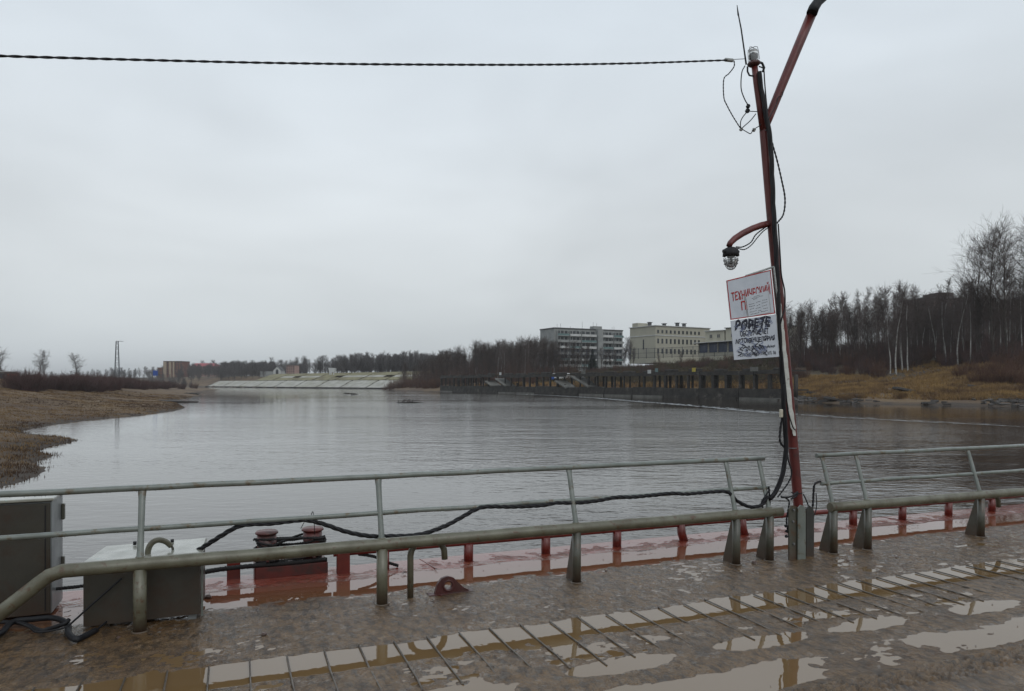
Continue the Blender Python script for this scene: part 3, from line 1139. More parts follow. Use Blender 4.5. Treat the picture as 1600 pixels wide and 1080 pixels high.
# thicket of the left bank, along a curved band
band = [(-66, 98), (-70, 122), (-80, 152), (-97, 200), (-122, 285)]
for i in range(86):
    t = rg.random() ** 1.0 * (len(band) - 1)
    k = min(int(t), len(band) - 2)
    f = t - k
    x = band[k][0] * (1 - f) + band[k + 1][0] * f
    y = band[k][1] * (1 - f) + band[k + 1][1] * f
    off = rg.uniform(0, 12)
    x, y = x - off * .72 - 4, y + off * .5 + 3
    if px_at(x, y) < 26:
        continue
    s = rg.uniform(.7, 1.05) * (1.0 if t < 3 else .85)
    bush(BUSHL_D[i % 3], x, y, s * 1.25, None, 'leafless purple brown willow bush in the thicket on the left bank', 'willow thicket on the left bank', sz=s * 1.12)
for (x, y, z, d) in scatter(120, lambda X, Y, D_, S_, P: (S_ > .5) & (D_ > 27 + 9 * (P > 1380)) & (D_ < 64) & (P > 1222) & (P < 1660) & (Y > 95), (40, 130), (92, 190), 21, 2.2):
    s = rg.uniform(.75, 1.25)
    bush((BUSH_R if rg.random() < .55 else BUSH_D)[rg.randrange(4)], x, y, s, None, 'leafless brown willow bush at the foot of the right bank wood', 'bushes under the right bank wood')
for (px, d, s) in [(1530, 112, 1.1), (1552, 110, 1.2), (1575, 109, 1.3), (1596, 111, 1.3), (1612, 106, 1.3), (1540, 117, 1.2), (1565, 116, 1.3), (1590, 118, 1.3), (1500, 119, .8), (1512, 121, 1.0)]:
    bush(BUSH_R[rg.randrange(4)], (px - 800) / F * d, d, s * 1.1, None, 'dense russet willow bush on the meadow at the right edge', 'russet bushes at the right edge', sz=s * .8)
for (x, y, z, d) in scatter(74, lambda X, Y, D_, S_, P: (S_ > .5) & (D_ > 6) & (D_ < 60) & (P > 600) & (P < 860) & (Y > 175) & (Y < 335) & ((D_ > 16) | (P < 700)), (-70, 30), (175, 335), 23, 2.6):
    s = rg.uniform(1.0, 1.55)
    bush((BUSH_R if rg.random() < .7 else BUSH_D)[rg.randrange(4)], x, y, s, None, 'red brown willow bush on the wooded hill beside the embankment', 'bushes of the wooded hill')
for (px, d) in [(1321, 107), (1407, 104), (1412, 105), (1338, 108), (1285, 110), (1470, 106)]:
    bush(REED_O[rg.randrange(2)], (px - 800) / F * d, d, rg.uniform(.8, 1.2), None, 'small ochre shrub on the grassy shore', 'small shrubs on the grassy shore', 'dry_shrub')

for i in range(26):
    px, d = rg.uniform(868, 1215), rg.uniform(196, 236) if i % 2 else rg.uniform(186, 225)
    d = 252 - (px - 868) * .19 + rg.uniform(-10, 0)
    bush((BUSH_R if i % 3 else BUSH_D)[i % 4], (px - 800) / F * d, d, rg.uniform(.5, .9), None, 'low bare bush on the hilltop below the metal fence', 'bushes below the hilltop fence')
for (x, y, z, d) in scatter(64, lambda X, Y, D_, S_, P: (S_ > .5) & (D_ > 24) & (D_ < 60) & (P > 845) & (P < 1225) & (Y > 130) & (Y < 250), (5, 75), (130, 250), 61, 3.4):
    bush((BUSH_R if rg.random() < .45 else BUSH_D)[rg.randrange(4)], x, y, rg.uniform(.55, 1.05), None, 'bare brown bush on the slope between the old pier and the hill buildings', 'bushes of the slope above the pier')
# undergrowth and far wood: masses nobody can count, joined


def join_copies(name, seglist, places, mt, label, tw=1.0):
    Vs, Fs, o = [], [], 0
    arrs = [seg_mesh(s.a, s.b, np.array(s.r) * tw, np.array(s.q) * tw, 3) for s in seglist]
    for i, (x, y, z, sc, szz) in enumerate(places):
        V, Fc = arrs[i % len(arrs)]
        a = (i * 2.399) % (2 * PI)
        R_ = np.array([[math.cos(a), -math.sin(a), 0], [math.sin(a), math.cos(a), 0], [0, 0, 1]])
        Q = (V * np.array([sc, sc, szz])) @ R_.T + np.array([x, y, z])
        Vs.append(Q)
        Fs.append(Fc + o)
        o += len(V)
    me_ = nmesh(name, np.concatenate(Vs), np.concatenate(Fs))
    ob = link(name, me_, mt)
    return tag(ob, label, 'wood', None, 'stuff')


und = [bush_segs(460 + i, 3.2, 2.2, 46, .03) for i in range(3)]


def sapling_segs(seed, H, n_):
    r_ = random.Random(seed)
    S_ = Segs()
    for i in range(n_):
        p = Vector((r_.gauss(0, 1.3), r_.gauss(0, 1.3), -.3))
        h_ = H * r_.uniform(.5, 1)
        q = p + Vector((r_.gauss(0, .25), r_.gauss(0, .25), h_))
        S_.add(p, q, .035, .012)
        for k in range(11):
            a = p.lerp(q, r_.uniform(.15, .97))
            d = rdir(r_, (0, 0, 1), r_.uniform(.3, .8))
            b_ = a + d * h_ * r_.uniform(.08, .2)
            S_.add(a, b_, .014, .009)
            c_ = a.lerp(b_, .5)
            S_.add(c_, c_ + rdir(r_, d, .6) * h_ * .1, .010, .006)
    return S_


sapl = [sapling_segs(600 + i, 8.5, 10) for i in range(3)]
pl = [(x, y, z, 1.0, rg.uniform(.45, 1.3)) for (x, y, z, d) in
      scatter(120, lambda X, Y, D_, S_, P: (S_ > .5) & (D_ > 36) & (D_ < 100) & (P > 1222) & (P < 1660) & (Y > 95), (40, 160), (95, 220), 51, 2.9)]
SAP1 = pl
SAP2 = [(x, y, z, 1.0, rg.uniform(.7, 1.25)) for (x, y, z, d) in
        scatter(170, lambda X, Y, D_, S_, P: (S_ > .5) & (D_ > 16) & (D_ < 80) & (P > 608) & (P < 880) & (Y > 175) & (Y < 330) & ((P < 830) | (D_ > 52)), (-70, 40), (175, 330), 53, 2.4)]
SAP2 += [(x, y, z, 1.0, rg.uniform(.55, .95)) for (x, y, z, d) in
         scatter(80, lambda X, Y, D_, S_, P: (S_ > .5) & (D_ > 7) & (D_ < 50) & (P > 600) & (P < 712) & (Y > 236) & (Y < 336), (-70, -15), (236, 336), 54, 2.6)]

pl = [(x, y, z, rg.uniform(1.0, 1.5), rg.uniform(.9, 1.5)) for (x, y, z, d) in
      scatter(240, lambda X, Y, D_, S_, P: (S_ > .5) & (D_ > 38) & (D_ < 115) & (P > 1215) & (P < 1680) & (Y > 95), (40, 160), (95, 230), 31, 2.0)]
o_ = join_copies('wood_undergrowth', und, pl, WILLOWL, 'dark leafless undergrowth filling the right bank wood')
o_['category'] = 'undergrowth'
pl = [(x, y, z, rg.uniform(1.0, 1.6), rg.uniform(.8, 1.4)) for (x, y, z, d) in
      scatter(170, lambda X, Y, D_, S_, P: (S_ > .5) & (D_ > 20) & (D_ < 90) & (P > 606) & (P < 900) & (Y > 180) & (Y < 340) & ((P < 850) | (D_ > 52)), (-70, 40), (180, 340), 33, 2.6)]
o_ = join_copies('hill_undergrowth', und, pl, WILLOW, 'red brown leafless undergrowth of the hill left of the apartment block')
o_['category'] = 'undergrowth'
pl = [(x, y, z, rg.uniform(.6, 1.3), rg.uniform(.35, .95)) for (x, y, z, d) in
      scatter(190, lambda X, Y, D_, S_, P: (S_ > .5) & (D_ > 20) & (D_ < 62) & (P > 850) & (P < 1225) & (Y > 130) & (Y < 240), (5, 70), (130, 240), 35, 2.6)]
o_ = join_copies('slope_scrub', und, pl, mat('olive_scrub_stems', (.060, .055, .026), (.05, .032, .02), .3, .9), 'low olive and brown scrub on the slope below the hill buildings')
o_['category'] = 'scrub'
pl = []
for i in range(110):
    t_ = rg.random()
    a_, b_ = Vector((43.6, 122.5)), Vector((-23.5, 236))
    p_ = a_.lerp(b_, t_)
    nn_ = Vector((.86, .51)) * rg.uniform(.6, 6.5)
    hgt = 3.6 if rg.random() < .45 else .45
    pl.append((p_.x + nn_.x, p_.y + nn_.y, hgt, rg.uniform(.25, .55), rg.uniform(.12, .30) if hgt > 1 else rg.uniform(.3, .7)))
o_ = join_copies('pier_scrub', und, pl, mat('ochre_scrub_stems', (.10, .075, .035), (.065, .04, .024), .3, .9), 'low brown scrub growing on top of and inside the derelict pier')
o_['category'] = 'scrub'


o_ = join_copies('sapling_wood', sapl, SAP1, TWIG, 'dense thin saplings filling the wood behind the right bank meadow')
o_['category'] = 'saplings'
o_ = join_copies('hill_saplings', sapl, SAP2, mat('reddish_saplings', (.085, .048, .036), (.055, .034, .028), .15, .9), 'dense thin saplings covering the hill left of the apartment block', 1.3)
o_['category'] = 'saplings'


def far_tree_segs(seed, H=13):
    rr_ = random.Random(seed)
    S_ = Segs()
    S_.add((0, 0, -.3), (rr_.gauss(0, .3), 0, H * .9), .16, .05)
    for i in range(60):
        t = .12 + .86 * rr_.random()
        a = rr_.uniform(0, 2 * PI)
        p = Vector((0, 0, H * t * .9))
        L_ = H * (.26 * (1 - t) + .09) * rr_.uniform(.6, 1.3)
        d = Vector((math.cos(a) * .55, math.sin(a) * .55, 1.0)).normalized()
        q = p + d * L_
        S_.add(p, q, .05, .03)
        for k in range(3):
            e_ = q + (rdir(rr_, d, .5) * L_ * .5)
            S_.add(p.lerp(q, rr_.uniform(.4, 1)), e_, .035, .02)
    return S_


fars = [far_tree_segs(500 + i) for i in range(4)]


def farplaces(spec, seed):
    rr_ = random.Random(seed)
    out = []
    for (p0, p1, d0, d1, n_, h0, h1) in spec:
        for i in range(n_):
            px = rr_.uniform(p0, p1)
            d = rr_.uniform(d0, d1)
            x = (px - 800) / F * d
            s = rr_.uniform(h0, h1) / 13
            out.append((x, d, lz(x, d), s * rr_.uniform(1.0, 1.4), s))
    return out


def ok_emb(q):
    return ((q[0] + 60) * .709 + (q[1] - 343) * .705) > (27 if q[0] > -160 else 13) or q[1] > 650


_pl = [q for q in farplaces([(470, 720, 370, 450, 430, 8.5, 13), (345, 480, 500, 600, 150, 8, 12),
                             (300, 420, 600, 700, 90, 9, 13), (292, 430, 470, 560, 130, 6, 10)], 1) if ok_emb(q)]
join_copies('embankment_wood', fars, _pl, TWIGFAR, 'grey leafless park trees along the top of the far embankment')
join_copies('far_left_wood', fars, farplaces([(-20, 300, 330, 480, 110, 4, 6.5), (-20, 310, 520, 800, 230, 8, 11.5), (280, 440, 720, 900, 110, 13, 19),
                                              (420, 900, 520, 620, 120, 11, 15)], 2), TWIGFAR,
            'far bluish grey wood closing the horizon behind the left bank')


# grass tufts, in numpy
def grass(name, cond, xr, yr, n_, h0, h1, w_, mt, label, seed, k=6, spread=.12):
    rr_ = np.random.RandomState(seed)
    X = rr_.uniform(*xr, n_ * 6)
    # denser nearby
    Y = yr[0] + (yr[1] - yr[0]) * rr_.rand(n_ * 6) ** 1.5
    P = 800 + F * X / Y
    m0 = (P > -60) & (P < 1660)
    X, Y = X[m0], Y[m0]
    Z, D_, S_ = land_height(X, Y)
    nn = fbm(X * .15, Y * .15, 3)
    ok = cond(X, Y, D_, S_, 800 + F * X / Y) & (nn + rr_.rand(len(X)) * .9 > .12)
    X, Y, Z = X[ok][:n_], Y[ok][:n_], Z[ok][:n_]
    N_ = len(X) * k
    bx_ = np.repeat(X, k) + rr_.normal(0, spread, N_)
    by_ = np.repeat(Y, k) + rr_.normal(0, spread, N_)
    bz_ = np.repeat(Z, k) - .03
    hh_ = rr_.uniform(h0, h1, N_) * np.repeat(rr_.uniform(.6, 1.3, len(X)), k)
    a = rr_.uniform(0, 2 * PI, N_)
    ww = w_ * (1 + by_ / 60)
    l_ = rr_.uniform(.1, .7, N_) * hh_
    a2 = rr_.uniform(0, 2 * PI, N_)
    A = np.stack([bx_ - np.cos(a) * ww, by_ - np.sin(a) * ww, bz_], 1)
    B = np.stack([bx_ + np.cos(a) * ww, by_ + np.sin(a) * ww, bz_], 1)
    Cc = np.stack([bx_ + np.cos(a2) * l_, by_ + np.sin(a2) * l_, bz_ + hh_], 1)
    V = np.stack([A, B, Cc], 1).reshape(-1, 3)
    return tag(link(name, nmesh(name, V, np.arange(N_ * 3).reshape(-1, 3)), mt), label, 'grass', None, 'stuff')


grass('dry_shore_grass', lambda X, Y, D_, S_, P: (S_ > .5) & (D_ > 4) & (D_ < 31 + 14 * (P > 1370)) & (P > 1180), (30, 110), (92, 160), 19000, .2, .55, .022, GRASSY,
      'dry yellow grass of the meadow along the right bank', 41)
grass('pier_grass', lambda X, Y, D_, S_, P: (S_ > .5) & (D_ > 3) & (D_ < 22) & (P > 690) & (P < 1200), (-40, 60), (110, 250), 4500, .3, .9, .03, GRASSY,
      'tall yellow grass growing behind the derelict pier', 42)
grass('hill_grass', lambda X, Y, D_, S_, P: (S_ > .5) & (D_ > 20) & (D_ < 80) & (P > 830) & (P < 1230), (0, 80), (120, 260), 8000, .25, .8, .04, GRASSH,
      'olive and brown grass of the slope below the hill buildings', 43)
grass('dry_bank_grass', lambda X, Y, D_, S_, P: (S_ < .5) & (D_ > .35) & (D_ < 60), (-100, -12), (16, 150), 24000, .04, .14, .013, GRASSL,
      'dry brown marsh grass covering the left bank', 44)
grass('sedge_tussocks', lambda X, Y, D_, S_, P: (S_ < .5) & (D_ > -.25) & (D_ < 1.5) & (Y < 50), (-50, -12), (16, 50), 2600, .05, .16, .012,
      mat('dark_sedge', (.075, .042, .022), (.045, .027, .017), .5, .9), 'dark wet sedge tussocks along the near left waterline', 45)

# broken stones on the right shore
rr_ = np.random.RandomState(9)
mbk = MB()
cnt = 0
for i in range(3600):
    x, y = rr_.uniform(38, 76), rr_.uniform(88, 130)
    z, d, s = land_height(np.array([x]), np.array([y]))
    if not (.3 < d[0] < 8 and s[0] > .5) or fbm(np.array([x * .2]), np.array([y * .2]), 2)[0] + rr_.rand() * .6 < .1:
        continue
    sx_, sy_, sz_ = rr_.uniform(.25, 1.5), rr_.uniform(.2, .7), rr_.uniform(.08, .34)
    M = Matrix.Rotation(rr_.uniform(0, PI), 4, 'Z') @ Matrix.Rotation(rr_.uniform(-.5, .5), 4, 'X')
    mbk.box((x, y, z[0] + .04), (sx_, sy_, sz_), M)
    cnt += 1
    if cnt > 620:
        break
tag(mbk.build('shore_rubble', ROCK), 'dark broken stone slabs heaped along the right waterline', 'rubble', None, 'stuff')
for i, (px, py, w_, lab) in enumerate([(1420, 618, 4.2, 'largest dark stone slab lying by the right waterline'), (1305, 613, 3.0, 'tilted stone slab left along the grassy right shore'),
                                       (1275, 595, 3.2, 'dark slab in the yellow grass nearest the pole'), (1522, 628, 1.6, 'small dark slab at the waterline near the right edge')]):
    d = 108 if i != 2 else 122
    x = (px - 800) / F * d
    y = d
    mb_ = MB().box((0, 0, .15), (w_, 1.6, .35), Matrix.Rotation(.2, 4, 'Y') @ Matrix.Rotation(.3 * i, 4, 'Z'), .05)
    tag(mb_.build('stone_slab', ROCK, None, (0, 0, 0), (x, y, lz(x, y))), lab, 'slab')

# sunken jetty on the left spit
tj = empty('sunken_jetty', (*onwater(262, 622), WZ), 0, 'collapsed black timber jetty lying off the left spit', 'jetty')
x0, y0 = onwater(262, 622)
for i in range(9):
    a = W(196 + i * 9, 613.3 + i * 1.5, 118 - i * 1.0)
    mb_ = MB().box((a.x - x0, a.y - y0, .28 - .02 * i), (7.5, .5, .22), Matrix.Rotation(.25 + .06 * (i % 3), 4, 'Z') @ Matrix.Rotation(.03, 4, 'Y'), .02)
    mb_.build('plank', SNAG, tj)
mb_ = MB()
for i in range(30):
    a = W(rg.uniform(268, 308), rg.uniform(611, 618), 170)
    mb_.blob((a.x, a.y, WZ + rg.uniform(.05, .5)), rg.uniform(.3, .8), i, .5)
tag(mb_.build('spit_rubble', ROCK), 'grey rubble heap at the tip of the left spit', 'rubble', None, 'stuff')

# snags in the river
for (px, py, lab) in [(628, 629.5, 'black branch snag sticking out of the middle of the river'), (540, 615, 'small dark snag in the far water, left one'),
                      (550, 616, 'small dark snag in the far water, right one')]:
    x, y = onwater(px, py)
    mb_ = MB()
    k = 1.0 if px > 600 else .5
    for i in range(6 if px > 600 else 2):
        a = rg.uniform(-.3, .3)
        mb_.tube([(i * .4 * k - .5, 0, -.1), (i * .4 * k - .3 + a, .1, .25 * k + rg.random() * .4 * k), (i * .5 * k + .4 + a, .2, .1 + rg.random() * .4 * k)], [.07, .05, .02], 5)
    mb_.tube([(-.8 * k, 0, 0), (1.4 * k, .1, .08), (3.2 * k, .2, -.02)], [.06, .12, .06], 6)
    tag(mb_.build('river_snag', SNAG, None, (0, 0, 0), (x, y, WZ)), lab, 'snag')

# foam line of the current
fv_, ff_ = [], []
path = [(805, 616), (860, 618), (930, 622), (1000, 628), (1080, 634), (1200, 645), (1320, 652.5), (1450, 659.5), (1600, 666.5), (1720, 671)]
pw = [onwater(*p) for p in path]
rr_ = np.random.RandomState(4)
for i in range(len(pw) - 1):
    a, b_ = np.array(pw[i]), np.array(pw[i + 1])
    L_ = np.linalg.norm(b_ - a)
    t_ = (b_ - a) / L_
    nrm = np.array([-t_[1], t_[0]])
    for k in range(int(L_ * (15 if i < 5 else 7))):
        s = rr_.rand() * L_
        wob = .5 * math.sin(s * .5 + i) * .5
        c = a + t_ * s + nrm * (rr_.normal(0, .16) + wob * .4 + (1.3 if rr_.rand() < .18 else 0))
        ln, wd = rr_.uniform(.15, .8), rr_.uniform(.02, .07) * (1.7 if i < 5 else 1)
        q = len(fv_)
        t2 = t_ * ln + nrm * rr_.normal(0, .04)
        for u_, w__ in ((-1, 0), (-.3, 1), (.5, .8), (1, 0), (.3, -1), (-.5, -.8)):
            pnt = c + t2 * u_ + nrm * wd * w__
            fv_.append((pnt[0], pnt[1], WZ + .006 + .0004 * (k % 9)))
        ff_.append(list(range(q, q + 6)))
tag(link('foam_streak', nmesh('foam_streak', np.array(fv_), np.array(ff_)), FOAM), 'thin pale foam line drifting along the current', 'foam', None, 'stuff')


# ------------------------------------------------------------------ embankment of concrete slabs (far bank)
E0 = Vector((-60, 343, 0))
EE = Vector((-.705, .709, 0)).normalized()          # along the shore, away from the camera
EN = Vector((.709, .705, 0)).normalized()           # inland
emb = empty('embankment', (E0.x, E0.y, 0), 0, 'long sloping embankment of pale concrete slabs on the far shore', 'embankment')
mesh_cache = {}


def slab(name, s0, s1, d0, z0, d1, z1, mt, th=.25):
    vs = []
    nrm = EN * (z1 - z0) * -1 + Vector((0, 0, d1 - d0))
    nrm.normalize()
    for off in (0, -th):
        for (s, d, z) in ((s0, d0, z0), (s1, d0, z0), (s1, d1, z1), (s0, d1, z1)):
            vs.append(EE * s + EN * d + Vector((0, 0, z)) + nrm * off)
    mb_ = MB().add(vs, [(3, 2, 1, 0), (4, 5, 6, 7), (0, 1, 5, 4), (1, 2, 6, 5), (2, 3, 7, 6), (3, 0, 4, 7)])
    return mb_.build(name, mt, emb)


s = -5.0
k = 0
while s < 195:
    w_ = 24.0
    nrow = 3
    for j in range(2):
        slab('slab', s + .1 + 11.3 * j, s + 11.3 * (j + 1), 1.0, -.75, 5.4, 1.15, SLABW)
        slab('slab', s + .1 + 11.3 * j + 1.2, s + 11.3 * (j + 1) + 1.2, 5.5, 1.19, 9.6, 2.85, SLABW)
    if s < 150:
        slab('slab', s + .1, s + 22.3, 12.3, 3.15, 16.2, 4.65, SLABG)
        slab('slab', s + .1 + (7 if k % 2 else 0), s + 22.3, 16.35, 4.70, 18.9, 5.62, SLABW if k not in (3, 6) else SLABG)
        slab('slab', s + .1, s + 22.3, 19.05, 5.68, 24.6, 7.35, SLABG)
    slab('drain_channel', s + 22.6, s + 25.2, .9, -.95, 9.6, 2.62, CONC, .1)
    if s < 150:
        slab('drain_channel', s + 22.3, s + 24.1, 12.3, 2.98, 24.6, 7.15, CONC, .1)
    s += w_
    k += 1
mb_ = MB()
for z0_, z1_, d0, d1 in ((-1.8, -.8, .2, 1.0), (2.5, 2.95, 9.7, 12.2)):
    vs = [EE * s_ + EN * d + Vector((0, 0, z)) for s_ in (-7, 212) for (d, z) in ((d0, z0_), (d1, z0_), (d1, z1_), (d0, z1_))]
    mb_.add(vs, [(0, 1, 2, 3), (7, 6, 5, 4), (0, 4, 5, 1), (1, 5, 6, 2), (2, 6, 7, 3), (3, 7, 4, 0)])
mb_.build('toe_beam', CONC, emb)
for i in range(5):
    a = W(700 - 0, 600, 300)
for (px, d, s) in [(608, 318, 1.5), (616, 312, 1.7), (625, 300, 1.5), (634, 296, 1.6), (645, 285, 1.5), (602, 322, 1.2), (655, 275, 1.4), (612, 300, 1.2), (668, 262, 1.4), (680, 255, 1.4)]:
    bush(BUSH_R[rg.randrange(4)], (px - 800) / F * d, d, s, None, 'large red brown willow bush at the near end of the concrete embankment', 'bushes at the end of the embankment')

# ------------------------------------------------------------------ derelict pier
PA, PB = Vector((43.6, 122.5, 0)), Vector((-23.5, 236, 0))
PE = (PB - PA).normalized()
PN = Vector((PE.y, -PE.x, 0))
if PN.x < 0:
    PN = -PN
PLN = (PB - PA).length
pang = math.atan2(PE.y, PE.x)
pier = empty('derelict_pier', PA, pang, 'long derelict concrete pier with open columns on the far right bank', 'pier')
# local x runs along the pier away from the camera; local y: +y is left of x, i.e. towards the river or the land
ysgn = 1 if (Matrix.Rotation(pang, 3, 'Z') @ Vector((0, 1, 0))).dot(PN) > 0 else -1


def pbox(name, x0_, x1_, n0, n1, z0_, z1_, mt, bev=0.0):
    ya, yb = n0 * ysgn, n1 * ysgn
    return MB().box(((x0_ + x1_) / 2, (ya + yb) / 2, (z0_ + z1_) / 2), (abs(x1_ - x0_), abs(yb - ya), z1_ - z0_), None, bev).build(name, mt, pier)


gaps = [(56, 61), (93, 97)]
x = -3.0
while x < PLN - 1:
    L_ = 9.6
    pbox('wall_panel', x, x + L_ - .12, -.2, .5, -2.2, .62 + .12 * math.sin(x), CONC)
    pbox('fender', x + .3, x + L_ - .4, -.45, -.22, -1.75, -.95, CONCL if int(x) % 2 else CONC)
    x += L_
pbox('deck_slab', -3, PLN, .55, 6.2, .30, .52, CONC)
ncol = int(PLN / 3.2)
for i in range(ncol + 1):
    xx = .2 + i * 3.2
    if any(a < xx < b_ for a, b_ in gaps):
        continue
    t = (.30 if i > 8 else .42) * (1 + .25 * math.sin(i * 5.1))
    if i in (11, 19, 26, 33):
        pbox('column', xx - t * .6, xx + t * .6, .1, .1 + t * 1.3, .53, 1.2 + .5 * math.sin(i), CONC)
        continue
    pbox('column', xx - t * .6, xx + t * .6, .1, .1 + t * 1.3, .53, 3.05, CONC)
    pbox('column', xx - t * .5 + .2, xx + t * .5 + .2, 4.6, 4.6 + t, .53, 3.05, CONC)
segs_ = [(-3, 56), (61, 93), (97, PLN)]
for a, b_ in segs_:
    x = a
    while x < b_ - .5:
        e = min(x + 6.4, b_)
        sag = .09 * math.sin(x * 1.7)
        pbox('parapet_rubble', x + .8, x + 2.2 + 2 * abs(math.sin(x)), .2, 1.6, 3.72 + sag, 3.95 + sag + .3 * abs(math.sin(x * 3)), CONC, .08)
        pbox('beam', x, e - .08, -.05, .75, 3.06 + sag, 3.75 + sag, CONC)
        pbox('roof_slab', x + .1, e - .2, .9, 5.6, 3.5 + sag, 3.72 + sag, CONC)
        x += 6.4
for (a, b_, z) in [(50, 57.5, 1.9), (59, 64, 1.2), (88, 94, 1.7), (96, 100, 1.4)]:
    M = Matrix.Rotation(-.35, 4, 'Y')
    MB().box(((a + b_) / 2, .9 * ysgn, z), (b_ - a, 3.4, .28), M).build('fallen_slab', CONCL, pier)
MB().tube([(-3.6, 2.2 * ysgn, -1.4), (-3.6, 2.2 * ysgn, 3.0)], .34, 10).build('column', CONC, pier)
for (xx, z, mt, w_) in [(17.6, 4.15, YELLOW, .9), (30.2, 3.95, WHITER, 1.0), (28.0, 4.25, TEALP, .8), (92, 4.2, WHITER, 1.1), (53, 4.1, CONCL, 1.6), (3.2, 4.05, CONCL, 1.7)]:
    MB().box((xx, -.05 * ysgn, z - .05), (w_, .08, .75), None).build('board', mt, pier)


# ------------------------------------------------------------------ buildings
win_cache = {}


def window(parent, P, ang_, w_, h_, frame=True, pane=PANE, fm=WHITER):
    """a window as a frame with a pane, set in a wall that faces local -y after rotation ang_"""
    key = (round(w_, 2), round(h_, 2), frame, pane.name, fm.name)
    if key not in win_cache:
        f_ = MB()
        t = .10
        if frame:
            f_.box((0, -.03, h_ / 2 - t / 2), (w_, .10, t)).box((0, -.03, -h_ / 2 + t / 2), (w_, .10, t))
            f_.box((-w_ / 2 + t / 2, -.03, 0), (t, .10, h_ - 2 * t)).box((w_ / 2 - t / 2, -.03, 0), (t, .10, h_ - 2 * t))
            f_.box((0, -.03, 0), (t * .6, .08, h_ - 2 * t))
            f_.box((0, -.08, -h_ / 2 - .06), (w_ + .2, .22, .07))
        else:
            f_.box((0, -.02, -h_ / 2 - .03), (w_ + .1, .14, .06))
        fm_ = f_.mesh('window')
        fm_.materials.append(fm)
        p_ = MB().box((0, -.025, 0), (w_ - .02, .04, h_ - .02)).mesh('pane')
        p_.materials.append(pane)
        win_cache[key] = (fm_, p_)
    a, b_ = win_cache[key]
    o = link('window', a, None, parent)
    o.location = P
    o.rotation_euler = (0, 0, ang_)
    q = link('pane', b_, None, o)
    return o


def frame_of(A, B):
    d = Vector((B[0] - A[0], B[1] - A[1], 0))
    return math.atan2(d.y, d.x), d.length


# cream building on the hilltop. corner C, side to L, front to R
C_, L_p, R_p = (49.6, 250), (43.0, 262.2), (72.0, 263.4)
ang_f, len_f = frame_of(C_, R_p)
bz = 10.5
bld = empty('cream_building', (*C_, bz), ang_f, 'cream three storey building with flat roof and two rows of square windows on the hill', 'building')
dp = 13.5
ht = 21.3 - bz
MB().box((len_f / 2, dp / 2, ht / 2 - 1), (len_f, dp, ht + 2)).build('wall', BEIGE, bld)
MB().box((len_f / 2, dp / 2, ht + .12), (len_f + .7, dp + .7, .22)).build('roof', WHITER, bld)
MB().box((len_f / 2, dp / 2, ht - 3.2), (len_f + .35, dp + .35, .30)).build('cornice', WHITER, bld)
MB().box((2.4 - 0, dp * .8, ht + .9), (4.5, 3.2, 1.5)).build('roof_house', BEIGE, bld)
for (xx, yy, h_) in [(5.2, dp * .65, 1.7), (14, 4, 1.5), (17.3, 4, 1.4), (6.8, 3, .9)]:
    c_ = MB().box((xx, yy, ht + h_ / 2 + .2), (1.0, .9, h_)).build('chimney', DROOF, bld)
    MB().box((xx, yy, ht + h_ + .32), (1.5, 1.4, .2)).build('cap', DROOF, c_)
for r, z in enumerate((ht - 1.9, ht - 5.2, ht - 8.7)):
    for i in range(11):
        xx = 1.2 + i * 1.95
        window(bld, (xx, 0, z), 0, .85, 1.15 if r == 0 else 1.7, False, PANE, BEIGE)
window(bld, (0, 6.2, ht - 6.2), -PI / 2, .7, 3.5, False, PANE, BEIGE)

# grey apartment block with balconies
A_, B_ = (17.6, 300), (48.4, 316)
ang_f, len_f = frame_of(A_, B_)
bz = 9.0
blk = empty('apartment_block', (*A_, bz), ang_f, 'grey six storey apartment block with rows of balconies and a stair tower', 'building')
ht = 24.1 - bz
MB().box((len_f / 2, 6, ht / 2 - 1), (len_f, 11.8, ht + 2)).build('wall', PANELG, blk)
MB().box((len_f / 2, 6, ht + .25), (len_f + .4, 12.2, .5)).build('roof', DROOF, blk)
tx = len_f * .63
MB().box((tx, -.9, ht / 2 - .7), (2.6, 2.0, ht + 1.9)).build('stair_tower', PANELG, blk)
MB().box((tx - .2, 1.5, ht + 1.1), (4.2, 3, 1.2)).build('roof_house', PANELG, blk)
for (xx, h_) in [(2.5, 2.2), (4.2, 2.4), (9.0, 1.4), (15, 3.6), (19.2, 1.8), (tx - 1.3, 3.6), (tx + .5, 3.2), (30.5, 1.8), (31.5, 2.2)]:
    MB().tube([(xx, 2, ht), (xx, 2, ht + h_)], .07, 5).build('aerial', STEEL, blk)
NF = 6
for fl in range(NF):
    z = ht - .9 - fl * 2.55
    for (a, b_, nb) in [(1.0, 6.6, 2), (7.0, 12.4, 2), (12.8, tx - 1.6, 2), (tx + 1.6, len_f - 5.8, 2), (len_f - 5.4, len_f - .4, 2)]:
        mt = TEALP if (fl + int(a)) % 4 == 1 else (WHITER if fl % 2 == 0 else PANELG)
        MB().box(((a + b_) / 2, -1.15, z - 1.55), (b_ - a, .10, .85)).build('balcony_parapet', mt, blk)
        MB().box(((a + b_) / 2, -.6, z - 2.02), (b_ - a, 1.18, .14)).build('balcony_slab', WHITER, blk)
        wn_ = (b_ - a) / 3
        for j in range(3):
            window(blk, (a + wn_ * (j + .5), 0, z - .62), 0, wn_ * .72, 1.5, False, PANE, PANELG)
        MB().box((a, -.6, z - 1.2), (.14, 1.2, 2.5)).build('balcony_divider', PANELG, blk)

